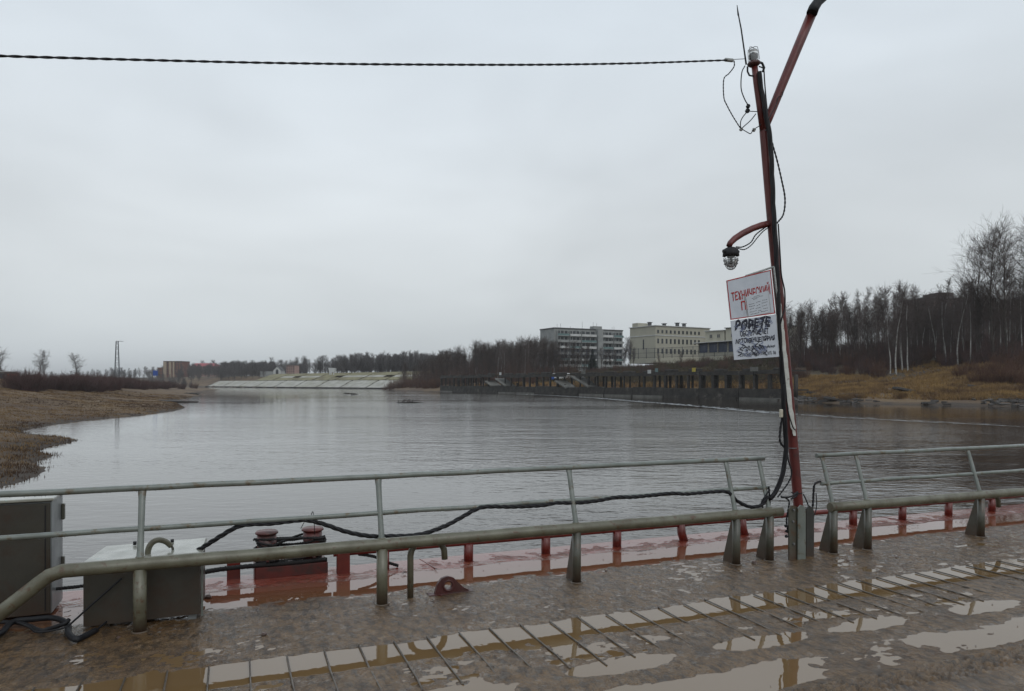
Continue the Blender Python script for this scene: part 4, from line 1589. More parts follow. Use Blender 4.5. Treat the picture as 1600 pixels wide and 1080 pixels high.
# stepped building right of the cream one, with a glazed lower storey under a long canopy
A_, B_ = (57.5, 224), (78, 203)
ang_f, len_f = frame_of(A_, B_)
bz = 9.5
low = empty('stepped_building', (*A_, bz), ang_f, 'stepped beige building with dark blue glazed lower storey behind the signs', 'building')
MB().box((len_f / 2, 5, 1.3), (len_f, 9, 6.4)).build('wall', BEIGE, low)
MB().box((len_f / 2, -.4, 4.65), (len_f + 1.5, 2.6, .22), Matrix.Rotation(-.02, 4, 'Y')).build('canopy', WHITER, low)
for i in range(9):
    xx = 1.2 + i * len_f / 9
    p_ = MB().box((xx + .5, .42, 2.9), (len_f / 9 - .35, .12, 3.0)).build('glazed_panel', BLUEP, low)
    MB().box((xx - .75, .30, 2.9), (.25, .3, 3.2)).build('pillar', BEIGE if i % 2 else CONCL, low)
for i, (x0_, x1_, z1_) in enumerate([(1.5, 8, 8.0), (8.4, 16, 8.6), (16.6, 24, 9.2), (24.5, 29, 8.2)]):
    MB().box(((x0_ + x1_) / 2, 5.5, 4.7 + (z1_ - 4.7) / 2), (x1_ - x0_, 7, z1_ - 4.7)).build('upper_block', BEIGE, low)
    MB().box(((x0_ + x1_) / 2, 5.3, z1_ + .1), (x1_ - x0_ + .5, 7.6, .2)).build('roof', WHITER if i % 2 == 0 else DROOF, low)
    for j in range(2):
        window(low, (x0_ + (x1_ - x0_) * (.3 + .4 * j), 2.0, 6.4), 0, 1.1, 1.2, True, PANE, BEIGE)

# iron fence along the hilltop
fp = [W(866, 557, 252), W(930, 556.5, 238), W(985, 555, 226), W(1050, 553, 212), W(1100, 551.5, 202), W(1150, 549, 192), W(1210, 547, 184)]
f0 = fp[0]
fen = empty('hilltop_fence', (f0.x, f0.y, f0.z), 0, 'dark metal fence with tall posts along the hilltop', 'fence')
for i in range(len(fp) - 1):
    a, b_ = fp[i] - f0, fp[i + 1] - f0
    L_ = (b_ - a).length
    n_ = max(2, int(L_ / 3.2))
    for k in range(n_):
        p = a.lerp(b_, k / n_)
        q = a.lerp(b_, (k + 1) / n_)
        MB().tube([p + Vector((0, 0, -1.2)), p + Vector((0, 0, 2.0))], .09, 5).build('post', FENCEM, fen)
        mb_ = MB()
        for zz in (-.9, .5, 1.85):
            mb_.tube([p + Vector((0, 0, zz)), q + Vector((0, 0, zz))], .045, 4)
        nb = 12
        for w_ in range(1, nb):
            c_ = p.lerp(q, w_ / nb)
            mb_.tube([c_ + Vector((0, 0, -.9)), c_ + Vector((0, 0, 1.8))], .022, 3, False)
        mb_.build('fence_panel', FENCEM, fen)
# terrain pieces behind the fence: parked van and blue container
vx = (877 - 800) / F * 228
van = empty('van', (vx, 228, lz(vx, 228)), .2, 'white van with blue front parked among the trees on the hill', 'van')
MB().box((0, 0, 1.35), (5.2, 2.0, 1.9), None, .2).build('body', WHITER, van)
MB().box((-2.9, 0, 1.0), (1.2, 1.9, 1.5), None, .25).build('cab', BLUEB, van)
for xx in (-2.2, 1.8):
    MB().lathe((xx, -1.02, .4), [(.05, 0), (.4, 0), (.4, .22), (.05, .22)], 12, (0, 1, 0)).build('wheel', BLACK, van)
    MB().lathe((xx, .80, .4), [(.05, 0), (.4, 0), (.4, .22), (.05, .22)], 12, (0, 1, 0)).build('wheel', BLACK, van)

# brick blocks behind the wood
for (p0, p1, pt, d, st, lab) in [(1444, 1560, 466, 232, 461, 'brown brick apartment block half hidden behind the birches'), (1566, 1690, 474, 240, 468, 'second brown brick block behind the trees at the right edge')]:
    a, b_ = W(p0, pt, d), W(p1, pt, d)
    g = lz((a.x + b_.x) / 2, d)
    h_ = a.z - g
    L_ = b_.x - a.x
    e = empty('brick_block', (a.x, d, g), .05, lab, 'building')
    wm = BRICKD if p0 > 1300 else BEIGE
    MB().box((L_ / 2, 6, h_ / 2 - .5), (L_, 12, h_ + 1)).build('wall', wm, e)
    MB().box((L_ / 2, 6, h_ + .15), (L_ + .6, 12.6, .3)).build('roof', DROOF, e)
    if p0 > 1300:
        MB().box((L_ * .36, 6, h_ + 1.2), (L_ * .22, 8, 1.9)).build('roof_house', BRICKD, e)
        for r in range(4):
            for i in range(int(L_ / 2.6)):
                window(e, (1.4 + i * 2.6, 0, h_ - 1.9 - 2.9 * r), 0, 1.3, 1.4, True, PANE, PINK)

# ---- far left
def simple_building(name, px0, px1, pt, pb, d, depth, wm, rm, lab, rows, cols, ww, wh, pitched=False, cat='building', pane=PANE):
    a, b_ = W(px0, pt, d), W(px1, pb, d)
    g = min(b_.z, lz(a.x, d)) if cat != 'sign' else b_.z
    z1_ = a.z - g
    L_ = b_.x - a.x
    e = empty(name, (a.x, d, g), 0, lab, cat)
    MB().box((L_ / 2, depth / 2, z1_ / 2), (L_, depth, z1_)).build('wall', wm, e)
    if pitched:
        r_ = MB().add([(-.4, -.5, z1_), (L_ + .4, -.5, z1_), (L_ + .4, depth + .5, z1_), (-.4, depth + .5, z1_), (L_ * .08, depth / 2, z1_ + L_ * .09 + 1), (L_ * .92, depth / 2, z1_ + L_ * .09 + 1)],
                      [(0, 1, 5, 4), (2, 3, 4, 5), (1, 2, 5), (3, 0, 4), (3, 2, 1, 0)])
        r_.build('roof', rm, e)
    else:
        MB().box((L_ / 2, depth / 2, z1_ + .2), (L_ + .5, depth + .5, .4)).build('roof', rm, e)
    vis = a.z - b_.z
    for r in range(rows):
        for c_ in range(cols):
            window(e, (L_ * (c_ + .5) / cols, 0, z1_ - vis * (r + .5) / rows), 0, ww, wh, False, pane, wm)
    return e, L_, z1_


e, L_, z1_ = simple_building('brick_tower_block', 255.5, 285, 565, 586, 610, 14, BRICK, DROOF, 'nine storey red brick and cream block left of the red roofed building', 6, 7, 1.2, 1.1)
for (f0_, f1_) in ((0, .16), (.3, .42), (.5, .58)):
    MB().box((L_ * (f0_ + f1_) / 2, -.3, z1_ / 2), (L_ * (f1_ - f0_), .5, z1_ - .3)).build('cream_panel', mat('cream_panel_wall', (.36, .29, .21), (.30, .24, .18), .4, .9), e)
simple_building('orange_block', 246, 255, 575, 588, 620, 10, ORANGE, DROOF, 'low orange brick block adjoining the brick tower block', 3, 3, 1.1, 1.0)
simple_building('red_roofed_building', 298, 336, 572.5, 580, 690, 14, PINK, REDROOF, 'long building with a bright red roof above the far trees', 2, 8, 1.5, 1.4, True)
e, L_, z1_ = simple_building('grey_flats', 346, 378, 568, 580, 700, 12, PANELG, DROOF, 'grey block of flats among the far trees right of the red roof', 3, 9, 1.4, 1.4)
MB().box((L_ * .95, 3, z1_ + .6), (6, 6, 2.4)).build('roof_house', PANELG, e)
simple_building('pink_house', 447.5, 460.5, 571, 586.5, 470, 10, PINK, DROOF, 'pale pink four storey house above the embankment', 4, 4, .8, 1.1)
# white gabled chapel-like building with tall dark arch
d = 480
a = W(427, 586.5, d)
ch = empty('gabled_building', (a.x, d, a.z - 1), 0, 'white gabled building with a tall dark arch left of the pink house', 'building')
wv_ = W(439, 586, d).x - a.x
MB().prism([(0, 0), (wv_, 0), (wv_, 4.2), (wv_ / 2, 6.8), (0, 4.2)], 0, 8).build('wall', WHITER, ch)
arch = [(wv_ / 2 - .9, .8), (wv_ / 2 + .9, .8), (wv_ / 2 + .9, 3.9), (wv_ / 2 + .5, 4.7), (wv_ / 2, 5.0), (wv_ / 2 - .5, 4.7), (wv_ / 2 - .9, 3.9)]
MB().prism(arch, -.08, -.01).build('window', PANE, ch)
MB().box((-4.5, 4, 1.8), (9, 7, 3.6)).build('side_wing', PANELG, ch)
MB().add([(-.3, -.3, 4.1), (wv_ / 2, -.3, 7.0), (wv_ / 2, 8.3, 7.0), (-.3, 8.3, 4.1)], [(0, 1, 2, 3)]).add([(wv_ + .3, -.3, 4.1), (wv_ / 2, -.3, 7.0), (wv_ / 2, 8.3, 7.0), (wv_ + .3, 8.3, 4.1)], [(3, 2, 1, 0)]).build('roof', DROOF, ch)
# pavilion
d = 395
a = W(513, 584.5, d)
pv_ = empty('white_pavilion', (a.x, d, a.z), 0, 'small white pavilion on slanted legs on top of the embankment', 'kiosk')
w_ = W(523, 584, d).x - a.x
MB().prism([(.5, .9), (w_ - .3, .9), (w_ + .2, 3.2), (-.1, 3.4)], 0, 3.2).build('body', WHITER, pv_)
for xx in (.8, w_ * .45, w_ - .6):
    MB().box((xx, .3, .3), (.4, .3, 1.4)).build('leg', WHITER, pv_)
# blue sign board on two posts
d = 250
a = W(239, 587, d)
sg = empty('blue_board', (a.x, d, lz(a.x, d)), 0, 'bright blue board on posts above the left bank willows', 'sign')
w_ = W(246.5, 587, d).x - a.x
zt = W(0, 579, d).z - lz(a.x, d)
MB().box((w_ / 2, 0, zt - .9), (w_, .1, 1.8), None, .02).build('panel', BLUEB, sg)
for xx in (w_ * .3, w_ * .75):
    MB().tube([(xx, .09, -.3), (xx, .09, zt - .3)], .05, 6).build('post', STEEL, sg)
# orange shed, pale shed
d = 150
a = W(10.5, 590.5, d)
sh = empty('orange_shed', (a.x, d, lz(a.x, d)), 0, 'rusty orange metal shed at the far left behind the dry grass', 'shed')
g = a.z - lz(a.x, d)
w_ = W(22, 590, d).x - a.x
MB().box((w_ / 2, .6, g / 2 + .35), (w_, 1.1, g + .7 + .25)).build('wall', mat('orange_rust_metal', (.42, .10, .03), (.28, .07, .03), 2, .6), sh)
MB().box((w_ / 2, .6, g + .90), (w_ + .3, 1.4, .12)).build('roof', DROOF, sh)
MB().box((w_ / 2, -.03, g + .5), (w_ * .3, .05, 1.2)).build('door', BRICK, sh)
a = W(-8, 590.5, 155)
sh = empty('pale_shed', (a.x, 155, lz(a.x, 155)), 0, 'pale garage at the left edge beside the orange shed', 'shed')
g = a.z - lz(a.x, 155)
MB().box((1.2, 1.5, g / 2 + .5), (2.6, 3, g + 1.6)).build('wall', CONCL, sh)
MB().box((1.2, 1.5, g + 1.37), (2.9, 3.4, .14)).build('roof', WHITER, sh)
MB().box((1.4, -.03, g + .3), (1.6, .05, 1.3)).build('door', PANE, sh)

# lattice mast
d = 430
a = W(183, 586, d)
tz = lz(a.x, d)
mast = empty('lattice_mast', (a.x, d, tz), .3, 'tall thin grey lattice mast rising behind the left bank thicket', 'mast')
topz = W(183, 533.5, d).z - tz
mm = mat('grey_mast_steel', (.10, .11, .12), (.07, .08, .09), 2, .6)
wB, wT = 1.5, .55
for sx_, sy_ in ((-1, -1), (1, -1), (1, 1), (-1, 1)):
    MB().tube([(sx_ * wB, sy_ * wB, -.5), (sx_ * wT, sy_ * wT, topz)], .16, 4).build('leg', mm, mast)
mb_ = MB()
nb = 9
for i in range(nb):
    z0_, z1_ = topz * i / nb, topz * (i + 1) / nb
    w0_, w1_ = wB + (wT - wB) * i / nb, wB + (wT - wB) * (i + 1) / nb
    cs0 = [(-w0_, -w0_), (w0_, -w0_), (w0_, w0_), (-w0_, w0_)]
    cs1 = [(-w1_, -w1_), (w1_, -w1_), (w1_, w1_), (-w1_, w1_)]
    for j in range(4):
        k = (j + 1) % 4
        mb_.tube([(*cs0[j], z0_), (*cs1[k], z1_)], .07, 3)
        mb_.tube([(*cs1[j], z1_), (*cs1[k], z1_)], .07, 3)
mb_.build('bracing', mm, mast)
MB().tube([(-.6, 0, topz + .1), (3.4, 0, topz + .1)], .13, 4).build('crossarm', mm, mast)

# people-sized sanity is not needed: nobody is in view

# ------------------------------------------------------------------ the deck of the pontoon bridge
au = axis(-14, -3.2, 5.6, 26, .0135, 1.03)
av = axis(-9.5, -3.2, 1.28, 1.281, .0125, 1.05)
av = av[av <= 1.285]
U, V = np.meshgrid(au, av, indexing='ij')
fine_ = fbm(U * 9, V * 14, 4)
med = fbm(U * 2.2 + 3, V * 3.6, 4)
bigd = fbm(U * .7 + 11, V * 1.3 + 5, 3)
grit = fbm(U * 17 + 2, V * 24, 3)
Hh = np.zeros_like(U)


def band(v0, v1, s0, s1, x=None):
    x = V if x is None else x
    return sstep(v0 - s0, v0 + s0, x) * (1 - sstep(v1 - s1, v1 + s1, x))


wV = V + .035 * med
# film water behind the rail, grit in the middle, puddle row, patchy mud, pools, ruts
Hh += .0046 * band(-.80, .30, .05, .12, wV) + (.0045 * fine_ + .0060 * grit + .0035 * bigd) * band(-.85, .35, .05, .1) + .0045 * med * band(-.8, .3, .05, .1)
Hh += (-.0045 + .0055 * med + .0018 * fine_ + .004 * bigd) * band(.32, .80, .16, .1, wV + .26 * bigd * (V < .62) + .05 * med)
Hh += (.010 * sstep(.74, .95, wV) + .0012 * med) * (V > .5)
Hh -= .030 * sstep(1.20, 1.285, V) ** 2
Hh += (-.009 + .008 * med + .003 * fine_) * band(-1.13, -.82, .03, .012, wV + .05 * bigd)
Hh += (.0035 + .005 * grit + .008 * fine_ + .014 * med) * band(-1.58, -1.14, .05, .04, wV)
# pools behind the tread bars
for i in range(-4, 14):
    cu, cv = 1.08 + 1.0 * i + .08 * math.sin(i * 2.3), -1.66 + .02 * math.sin(i * 1.3)
    q = ((U - cu) / (.30 + .06 * math.sin(i * 3.1))) ** 2 + ((V - cv) / .085) ** 2
    Hh -= .022 * np.exp(-q * q * .6)
Hh += (.007 + .006 * grit + .006 * med + .005 * fine_) * band(-1.95, -1.56, .04, .08, wV)
Hh += (-.002 + .016 * bigd + .009 * med + .003 * fine_ + .003 * grit) * band(-2.28, -1.93, .08, .06, wV)
tread = .018 * (np.sin(U * 46 + 6 * np.sin(V * 30)) > .1) * band(-2.52, -2.33, .03, .03, wV)
Hh += (.014 + .006 * med + .006 * fine_) * band(-2.62, -2.27, .06, .06, wV) + tread
Hh += (.002 + .013 * bigd + .008 * med + .004 * fine_ + .006 * grit) * (1 - sstep(-2.64, -2.55, wV))
rutn = band(-3.3, -2.9, .08, .08, wV)
Hh += rutn * .018 * (np.sin(U * 46 + 6 * np.sin(V * 30 + 1)) > .2)
Vz = Hh
ny = len(av)
I, J = np.meshgrid(np.arange(len(au) - 1), np.arange(ny - 1), indexing='ij')
I, J = I.ravel(), J.ravel()
fc = np.stack([I * ny + J, (I + 1) * ny + J, (I + 1) * ny + J + 1, I * ny + J + 1], 1)
dk = link('pontoon_deck', nmesh('pontoon_deck', np.stack([U.ravel(), V.ravel(), Vz.ravel()], 1), fc, True), DECKM)
dk.location = (OX, OY, 0)
dk.rotation_euler = (0, 0, ANG)
tag(dk, kind='structure')
hull = MB()
hull.prism([(-9.4, -.06), (1.24, -.06), (1.285, -.035), (1.29, -.12), (1.27, -2.2), (-9.4, -2.2)], 0, 0)
hull.v, hull.f, hull.s = [], [], []
pr = [(-9.4, -.06), (1.20, -.06), (1.286, -.031), (1.29, -.12), (1.275, -2.2), (-9.4, -2.2)]
hull.add([(-13.9, p[0], p[1]) for p in pr] + [(25.9, p[0], p[1]) for p in pr],
         [tuple(range(6))[::-1], tuple(range(6, 12))] + [(i, (i + 1) % 6, (i + 1) % 6 + 6, i + 6) for i in range(6)])
ho = hull.build('pontoon_hull', RED, None, (0, 0, 0), (OX, OY, 0), ANG)
tag(ho, kind='structure')
pd = link('puddle_water', nmesh('puddle_water', np.array([(-13.9, -9.4, 0), (25.9, -9.4, 0), (25.9, .97, 0), (-13.9, .97, 0)], float), np.array([[0, 1, 2, 3]])), PUDDLE)
pd.location = (OX, OY, 0)
pd.rotation_euler = (0, 0, ANG)
tag(pd, 'shallow muddy rain puddles lying on the bridge deck', 'puddle', None, 'stuff')

# tread bars welded on the deck (parts of the deck)
for i in range(-12, 62):
    u0 = .125 + i * .2165
    if u0 > 13:
        break
    j = random.Random(i).uniform
    pts = [(u0 + j(-.006, .006), -1.60 + j(-.04, .04), .002), (u0 + .004, -1.4, .0065), (u0 + .004 + j(-.004, .004), -1.15, .007), (u0 + .008 + j(-.004, .004), -.80 + j(-.02, .02), .008)]
    MB().tube(pts, .0055, 6).build('tread_bar', BARSTEEL, dk)
# seams on the red plate
for u0 in (-2.9, .62, 4.9, 6.4, 9.6):
    MB().box((u0, 1.02, .0115), (.010, .40, .004), Matrix.Rotation(.12, 4, 'Z')).build('weld_seam', RED, dk)

# deck helper
ORIG = {}


def dthing(name, u, v, label, cat, group=None, z=0.0, turn=0.0):
    e_ = empty(name, dv(u, v, z), ANG + turn, label, cat, group)
    ORIG[e_.name] = (u, v, z)
    return e_


def dbuild(mb_, name, mt, par):
    q_ = par
    while q_.name not in ORIG:
        q_ = q_.parent
    return mb_.build(name, mt, par, ORIG[q_.name])


# ------------------------------------------------------------------ railings
TOPV, TOPZ, MIDV, MIDZ, LOWZ = .15, .935, .085, .668, .450


def droplets(u0, u1, seed, par, n_):
    r_ = random.Random(seed)
    mb_ = MB()
    for i in range(n_):
        u = r_.uniform(u0, u1)
        if r_.random() < .5:
            v, z, rr_ = TOPV, TOPZ - .0215, .021
        else:
            v, z, rr_ = MIDV, MIDZ - .0195, .019
        s_ = r_.uniform(.0025, .0050)
        vs = [(u + s_, v, z), (u, v + s_, z), (u - s_, v, z), (u, v - s_, z), (u, v, z - s_ * 1.7), (u, v, z + s_)]
        mb_.add(vs, [(0, 1, 5), (1, 2, 5), (2, 3, 5), (3, 0, 5), (1, 0, 4), (2, 1, 4), (3, 2, 4), (0, 3, 4)], True)
    o_ = dbuild(mb_, 'raindrops', DROP, par)
    o_['kind'] = 'stuff'
    return o_


def railing(label, u0, u1, ut0, ut1, posts, uppers, gusset, bend, seed, hooks):
    ra = dthing('railing', posts[len(posts) // 2], 0, label, 'railing', 'grey tube railings along the bridge edge')
    r_ = random.Random(seed)

    def wob(a, b_, v, z, n_, w_):
        return [(a + (b_ - a) * i / n_, v + r_.gauss(0, w_), z + r_.gauss(0, w_)) for i in range(n_ + 1)]
    low = wob(u0, u1, 0, LOWZ, int((u1 - u0) / .4), .0016)
    if bend:
        low = [(u0 - .72, 0, -.13), (u0 - .16, 0, LOWZ - .135), (u0 - .07, 0, LOWZ - .062), (u0 - .02, 0, LOWZ - .025), (u0 + .05, 0, LOWZ - .003)] + low[1:]
    dbuild(MB().tube(low, .045, 20), 'lower_rail', MUDGREY, ra)
    dbuild(MB().tube(wob(ut0, ut1, TOPV, TOPZ, int((ut1 - ut0) / .3), .0016), .0215, 14), 'top_rail', GREY, ra)
    dbuild(MB().tube(wob(ut0, ut1, MIDV, MIDZ, int((ut1 - ut0) / .3), .0022), .019, 12), 'middle_rail', GREY, ra)
    for u in posts:
        mt = MUDGREY if u < 1 else GREYDARK
        p_ = dbuild(MB().tube([(u, 0, -.02), (u, 0, LOWZ - .03)], .041 if u < 1 else .036, 18), 'post', mt, ra)
        # spatter and weld collar at the foot
        dbuild(MB().ring((u, 0, .006), .046, .008, 'z', 18, 6), 'weld_collar', MUDGREY, p_)
        if u in gusset:
            g_ = [(u - .0, .02, 0), (u, .175, 0), (u, .165, .05), (u, .055, LOWZ - .05), (u, .02, LOWZ - .03)]
            vs = [(u - .0125, q[1], q[2]) for q in g_] + [(u + .0125, q[1], q[2]) for q in g_]
            dbuild(MB().add(vs, [tuple(range(5)), tuple(reversed(range(5, 10)))] + [(i, i + 5, (i + 1) % 5 + 5, (i + 1) % 5) for i in range(5)]), 'gusset', mt, p_)
    for u in uppers:
        # the foot is squashed flat where it is welded to the lower rail, the head too
        pts = [(u, .012, LOWZ + .03), (u, .035, LOWZ + .10), (u, MIDV - .012, MIDZ), (u, TOPV - .02, TOPZ - .07), (u, TOPV - .002, TOPZ - .018)]
        rs_ = [.024, .021, .020, .022, .027]
        mb_ = MB()
        vs, fs = [], []
        for (p, rr_, fl) in zip(pts, rs_, (.8, .9, 1, .7, .35)):
            for k in range(12):
                a = 2 * PI * k / 12
                vs.append((p[0] + rr_ * math.cos(a), p[1] + rr_ * fl * math.sin(a), p[2]))
        for i in range(4):
            for k in range(12):
                fs.append((i * 12 + k, i * 12 + (k + 1) % 12, (i + 1) * 12 + (k + 1) % 12, (i + 1) * 12 + k))
        up_ = dbuild(mb_.add(vs, fs, True), 'upper_post', GREY, ra)
        dbuild(MB().ring((u, .014, LOWZ + .043), .025, .0055, 'z', 16, 6), 'weld_bead', MUDGREY, up_)
        dbuild(MB().ring((u, MIDV, MIDZ), .0205, .0045, 'x', 14, 6), 'weld_bead', GREY, up_)
    for (hu, hv) in hooks:
        pts = [(hu, hv, -.02), (hu, hv, .30)]
        for k in range(9):
            a = PI - PI * .93 * k / 8
            pts.append((hu + .135 + .135 * math.cos(a), hv, .325 + .115 * math.sin(a)))
        pts.append((hu + .272, hv, .275))
        pts = [Vector(p) for p in pts]
        dbuild(MB().tube(pts, .0245, 14), 'hook', MUDGREY, ra)
    droplets(ut0, ut1, seed, ra, int((ut1 - ut0) * 34))
    return ra


railing('long grey tube railing on the left, ending at the lamp pole', -2.10, 3.73, -4.2, 3.66, [-1.607, 0, 1.61, 3.22, 3.60],
        [-1.607, 0, 1.61, 3.22, 3.60], [1.61, 3.22, 3.60], True, 1, [(.235, .085)])
railing('grey tube railing on the right side of the lamp pole', 4.33, 14, 4.30, 14, [4.37, 4.81, 6.42, 8.02, 9.62, 11.2, 12.8],
        [4.37, 4.81, 6.42, 8.02, 9.62, 11.2, 12.8], [4.37, 4.81, 6.42, 8.02, 9.62, 11.2, 12.8], False, 2, [(6.58, .11)])

# ------------------------------------------------------------------ low red kerb rail on stubs at the deck edge
kr = dthing('kerb_rail', 2.0, 1.0, 'low red kerb rail on short stubs along the deck edge', 'rail')
dbuild(MB().tube([(-.22, 1.0, .180), (1.2, 1.0, .178), (5.0, 1.0, .181), (9, 1, .179), (14, 1, .18)], .028, 12), 'rail', RED, kr)
for k in range(17):
    u = 1.0 + .78 * k
    if k in (3, 4):
        pts = [(u + .02, 1.0, -.01), (u - .012, 1.0, .08), (u - .025, 1.0, .185)]
    else:
        pts = [(u, 1.0, -.01), (u, 1.0, .165)]
    dbuild(MB().tube(pts, .044, 14), 'stub', RED, kr)
for u in (.22,):
    dbuild(MB().tube([(u, 1.0, -.01), (u, 1.0, .165)], .044, 14), 'stub', RED, kr)
dbuild(MB().box((-.14, .985, .09), (.11, .06, .20), None, .006), 'stub', RED, kr)
st = dthing('kerb_stub', -1.02, 1.15, 'lone red stub between the grey box and the bollards', 'post')
dbuild(MB().box((-1.02, 1.15, .075), (.105, .07, .17), None, .006), 'upright', RED, st)
dbuild(MB().tube([(-1.20, 1.15, .168), (-.97, 1.15, .165)], .02, 8), 'stub_rail', RED, st)

# ------------------------------------------------------------------ bollard pair
bo = dthing('mooring_bollards', -.56, 1.16, 'red double mooring bollard wound with black rope', 'bollard')
REDB = mat('dark_bollard_red', (0.1148, 0.017, 0.0119), (0.07225, 0.0136, 0.0102), 8, .35, .55, .0015, 60, coat=.25, c3=(.045, .018, .014), scale3=9, lo3=.5, hi3=.62)
dbuild(MB().box((-.56, 1.165, .055), (.60, .26, .11), None, .012), 'base', REDB, bo)
for i, u in enumerate((-.755, -.375)):
    p_ = dbuild(MB().tube([(u, 1.17, .10), (u, 1.17, .365)], .080, 24), 'bollard_post', REDB, bo)
    dbuild(MB().lathe((u, 1.17, .358), [(0.001, .028), (.085, .026), (.094, .014), (.094, .004), (.080, 0)], 24), 'cap', REDB, p_)
    s_ = -1 if i == 0 else 1
    dbuild(MB().tube([(u + s_ * .05, 1.13, .215), (u + s_ * .155, 1.12, .215)], .026, 12), 'pin', REDB, p_)
    dbuild(MB().box((u, 1.07, .20), (.02, .10, .10)), 'bracket', REDB, p_)


def rope(pts, r, mt=ROPE, strands=3, pitch=.07, name='cable', parent=None, sub=.012):
    """a laid rope: strands twisted round a smooth path (Catmull-Rom)"""
    P = [Vector(p) for p in pts]
    path = []
    for i in range(len(P) - 1):
        p0 = P[i - 1] if i > 0 else P[i] * 2 - P[i + 1]
        p3 = P[i + 2] if i + 2 < len(P) else P[i + 1] * 2 - P[i]
        L_ = (P[i + 1] - P[i]).length
        n_ = max(2, int(L_ / sub))
        for k in range(n_):
            t = k / n_
            path.append(.5 * ((2 * P[i]) + (P[i + 1] - p0) * t + (2 * p0 - 5 * P[i] + 4 * P[i + 1] - p3) * t * t + (3 * P[i] - p0 - 3 * P[i + 1] + p3) * t ** 3))
    path.append(P[-1])
    mb_ = MB()
    if strands == 1:
        mb_.tube(path, r, 8)
    else:
        # frames
        T = [(path[min(i + 1, len(path) - 1)] - path[max(i - 1, 0)]).normalized() for i in range(len(path))]
        x = T[0].orthogonal().normalized()
        fr = []
        for t in T:
            x = (x - t * x.dot(t)).normalized()
            fr.append((x.copy(), t.cross(x)))
        dist, acc = [0], 0
        for i in range(1, len(path)):
            acc += (path[i] - path[i - 1]).length
            dist.append(acc)
        for s_ in range(strands):
            ph = 2 * PI * s_ / strands
            q = [path[i] + (fr[i][0] * math.cos(ph + 2 * PI * dist[i] / pitch) + fr[i][1] * math.sin(ph + 2 * PI * dist[i] / pitch)) * r * (.42 if strands == 2 else .48) for i in range(len(path))]
            mb_.tube(q, r * .62, 6)
    return mb_


def ropething(pts, r, label, cat='cable', strands=3, mt=ROPE, pitch=.07, group=None, name='cable', sub=.012):
    mb_ = rope(pts, r, mt, strands, pitch, sub=sub)
    o_ = mb_.build(name, mt, None, tuple(pts[0]))
    return tag(o_, label, cat, group)


# rope bundle wound on the bollards (belongs to nobody but itself)
rb = []
r_ = random.Random(5)
for k in range(11):
    z = .14 + .017 * k + r_.gauss(0, .006)
    w_ = .245 + r_.gauss(0, .012)
    for j in range(18):
        a = 2 * PI * j / 18
        if k % 3 == 1:
            rb.append(dv(-.565 + (.285 + r_.gauss(0, .008)) * math.cos(a), 1.17 + .105 * math.sin(a), z + .02 * math.sin(a + k)))
        else:
            rb.append(dv(-.565 + (.27 + r_.gauss(0, .012)) * math.cos(a), 1.15 + .10 * math.sin(2 * a) + r_.gauss(0, .01), z + .02 * math.cos(3 * a + k) + r_.gauss(0, .008)))
tag(rope(rb, .0125, ROPE, 2, .05, sub=.02).build('mooring_rope', ROPE, None, tuple(rb[0])), 'tangled black mooring rope wound round the red bollards', 'rope')
for i, (a, b_, c_) in enumerate([((483, 817), (489, 800), (492, 835)), ((470, 826), (478, 812), (484, 812))]):
    pts = [onplane(*a, 1.1), onplane(*b_, 1.05), onplane(*c_, 1.08)]
    ropething(pts, .003, 'thin wire end sticking up from the bollard ropes', 'wire', 1, BLACK, group='wire ends at the bollards', name='wire_end')

# ------------------------------------------------------------------ lug plate
lg = dthing('lug_plate', .57, .1, 'dark red triangular lug plate with a round hole welded to the deck', 'lug')
poly = []
pxs = [(678, 941), (679, 925), (683, 912), (690, 903), (699, 900), (708, 902), (722, 916), (738, 931), (741, 938)]
pp = [pu(a, b_, .10) for a, b_ in pxs]
hc = pu(699.5, 914.5, .10)
hr = .030
outer = [Vector((p.x, p.z)) for p in pp]
outer[0].y = outer[-1].y = -.01
# outline resampled to 36 points by angle round the hole
NR = 36
cx_, cz_ = hc.x, hc.z


def ray_poly(a):
    d_ = Vector((math.cos(a), math.sin(a)))
    best = None
    for i in range(len(outer)):
        p, q = outer[i] - Vector((cx_, cz_)), outer[(i + 1) % len(outer)] - Vector((cx_, cz_))
        e_ = q - p
        den = d_.x * e_.y - d_.y * e_.x
        if abs(den) < 1e-9:
            continue
        t = (p.x * e_.y - p.y * e_.x) / den
        s_ = (p.x * d_.y - p.y * d_.x) / den
        if t > 0 and -1e-6 <= s_ <= 1 + 1e-6:
            best = t if best is None else max(best, t)
    return best or .1


mb_ = MB()
vs, fs = [], []
for yy in (.085, .115):
    for k in range(NR):
        a = 2 * PI * k / NR
        t = ray_poly(a)
        vs.append((cx_ + t * math.cos(a), yy, cz_ + t * math.sin(a)))
    for k in range(NR):
        a = 2 * PI * k / NR
        vs.append((cx_ + hr * math.cos(a), yy, cz_ + hr * math.sin(a)))
for k in range(NR):
    j = (k + 1) % NR
    fs += [(k, j, NR + j, NR + k), (2 * NR + k, 3 * NR + k, 3 * NR + j, 2 * NR + j), (k, 2 * NR + k, 2 * NR + j, j), (NR + k, NR + j, 3 * NR + j, 3 * NR + k)]
mb_.add(vs, fs)
dbuild(mb_, 'plate', LUG, lg)
dbuild(MB().ring((cx_, .083, cz_), hr + .010, .008, 'y', 24, 6), 'hole_collar', LUG, lg)
dbuild(MB().box((.56, .10, .004), (.36, .075, .012), None, .003), 'foot', LUG, lg)
dbuild(MB().box((.43, .085, .005), (.13, .012, .012), Matrix.Rotation(-.9, 4, 'Z')), 'weld_bead', LUG, lg)

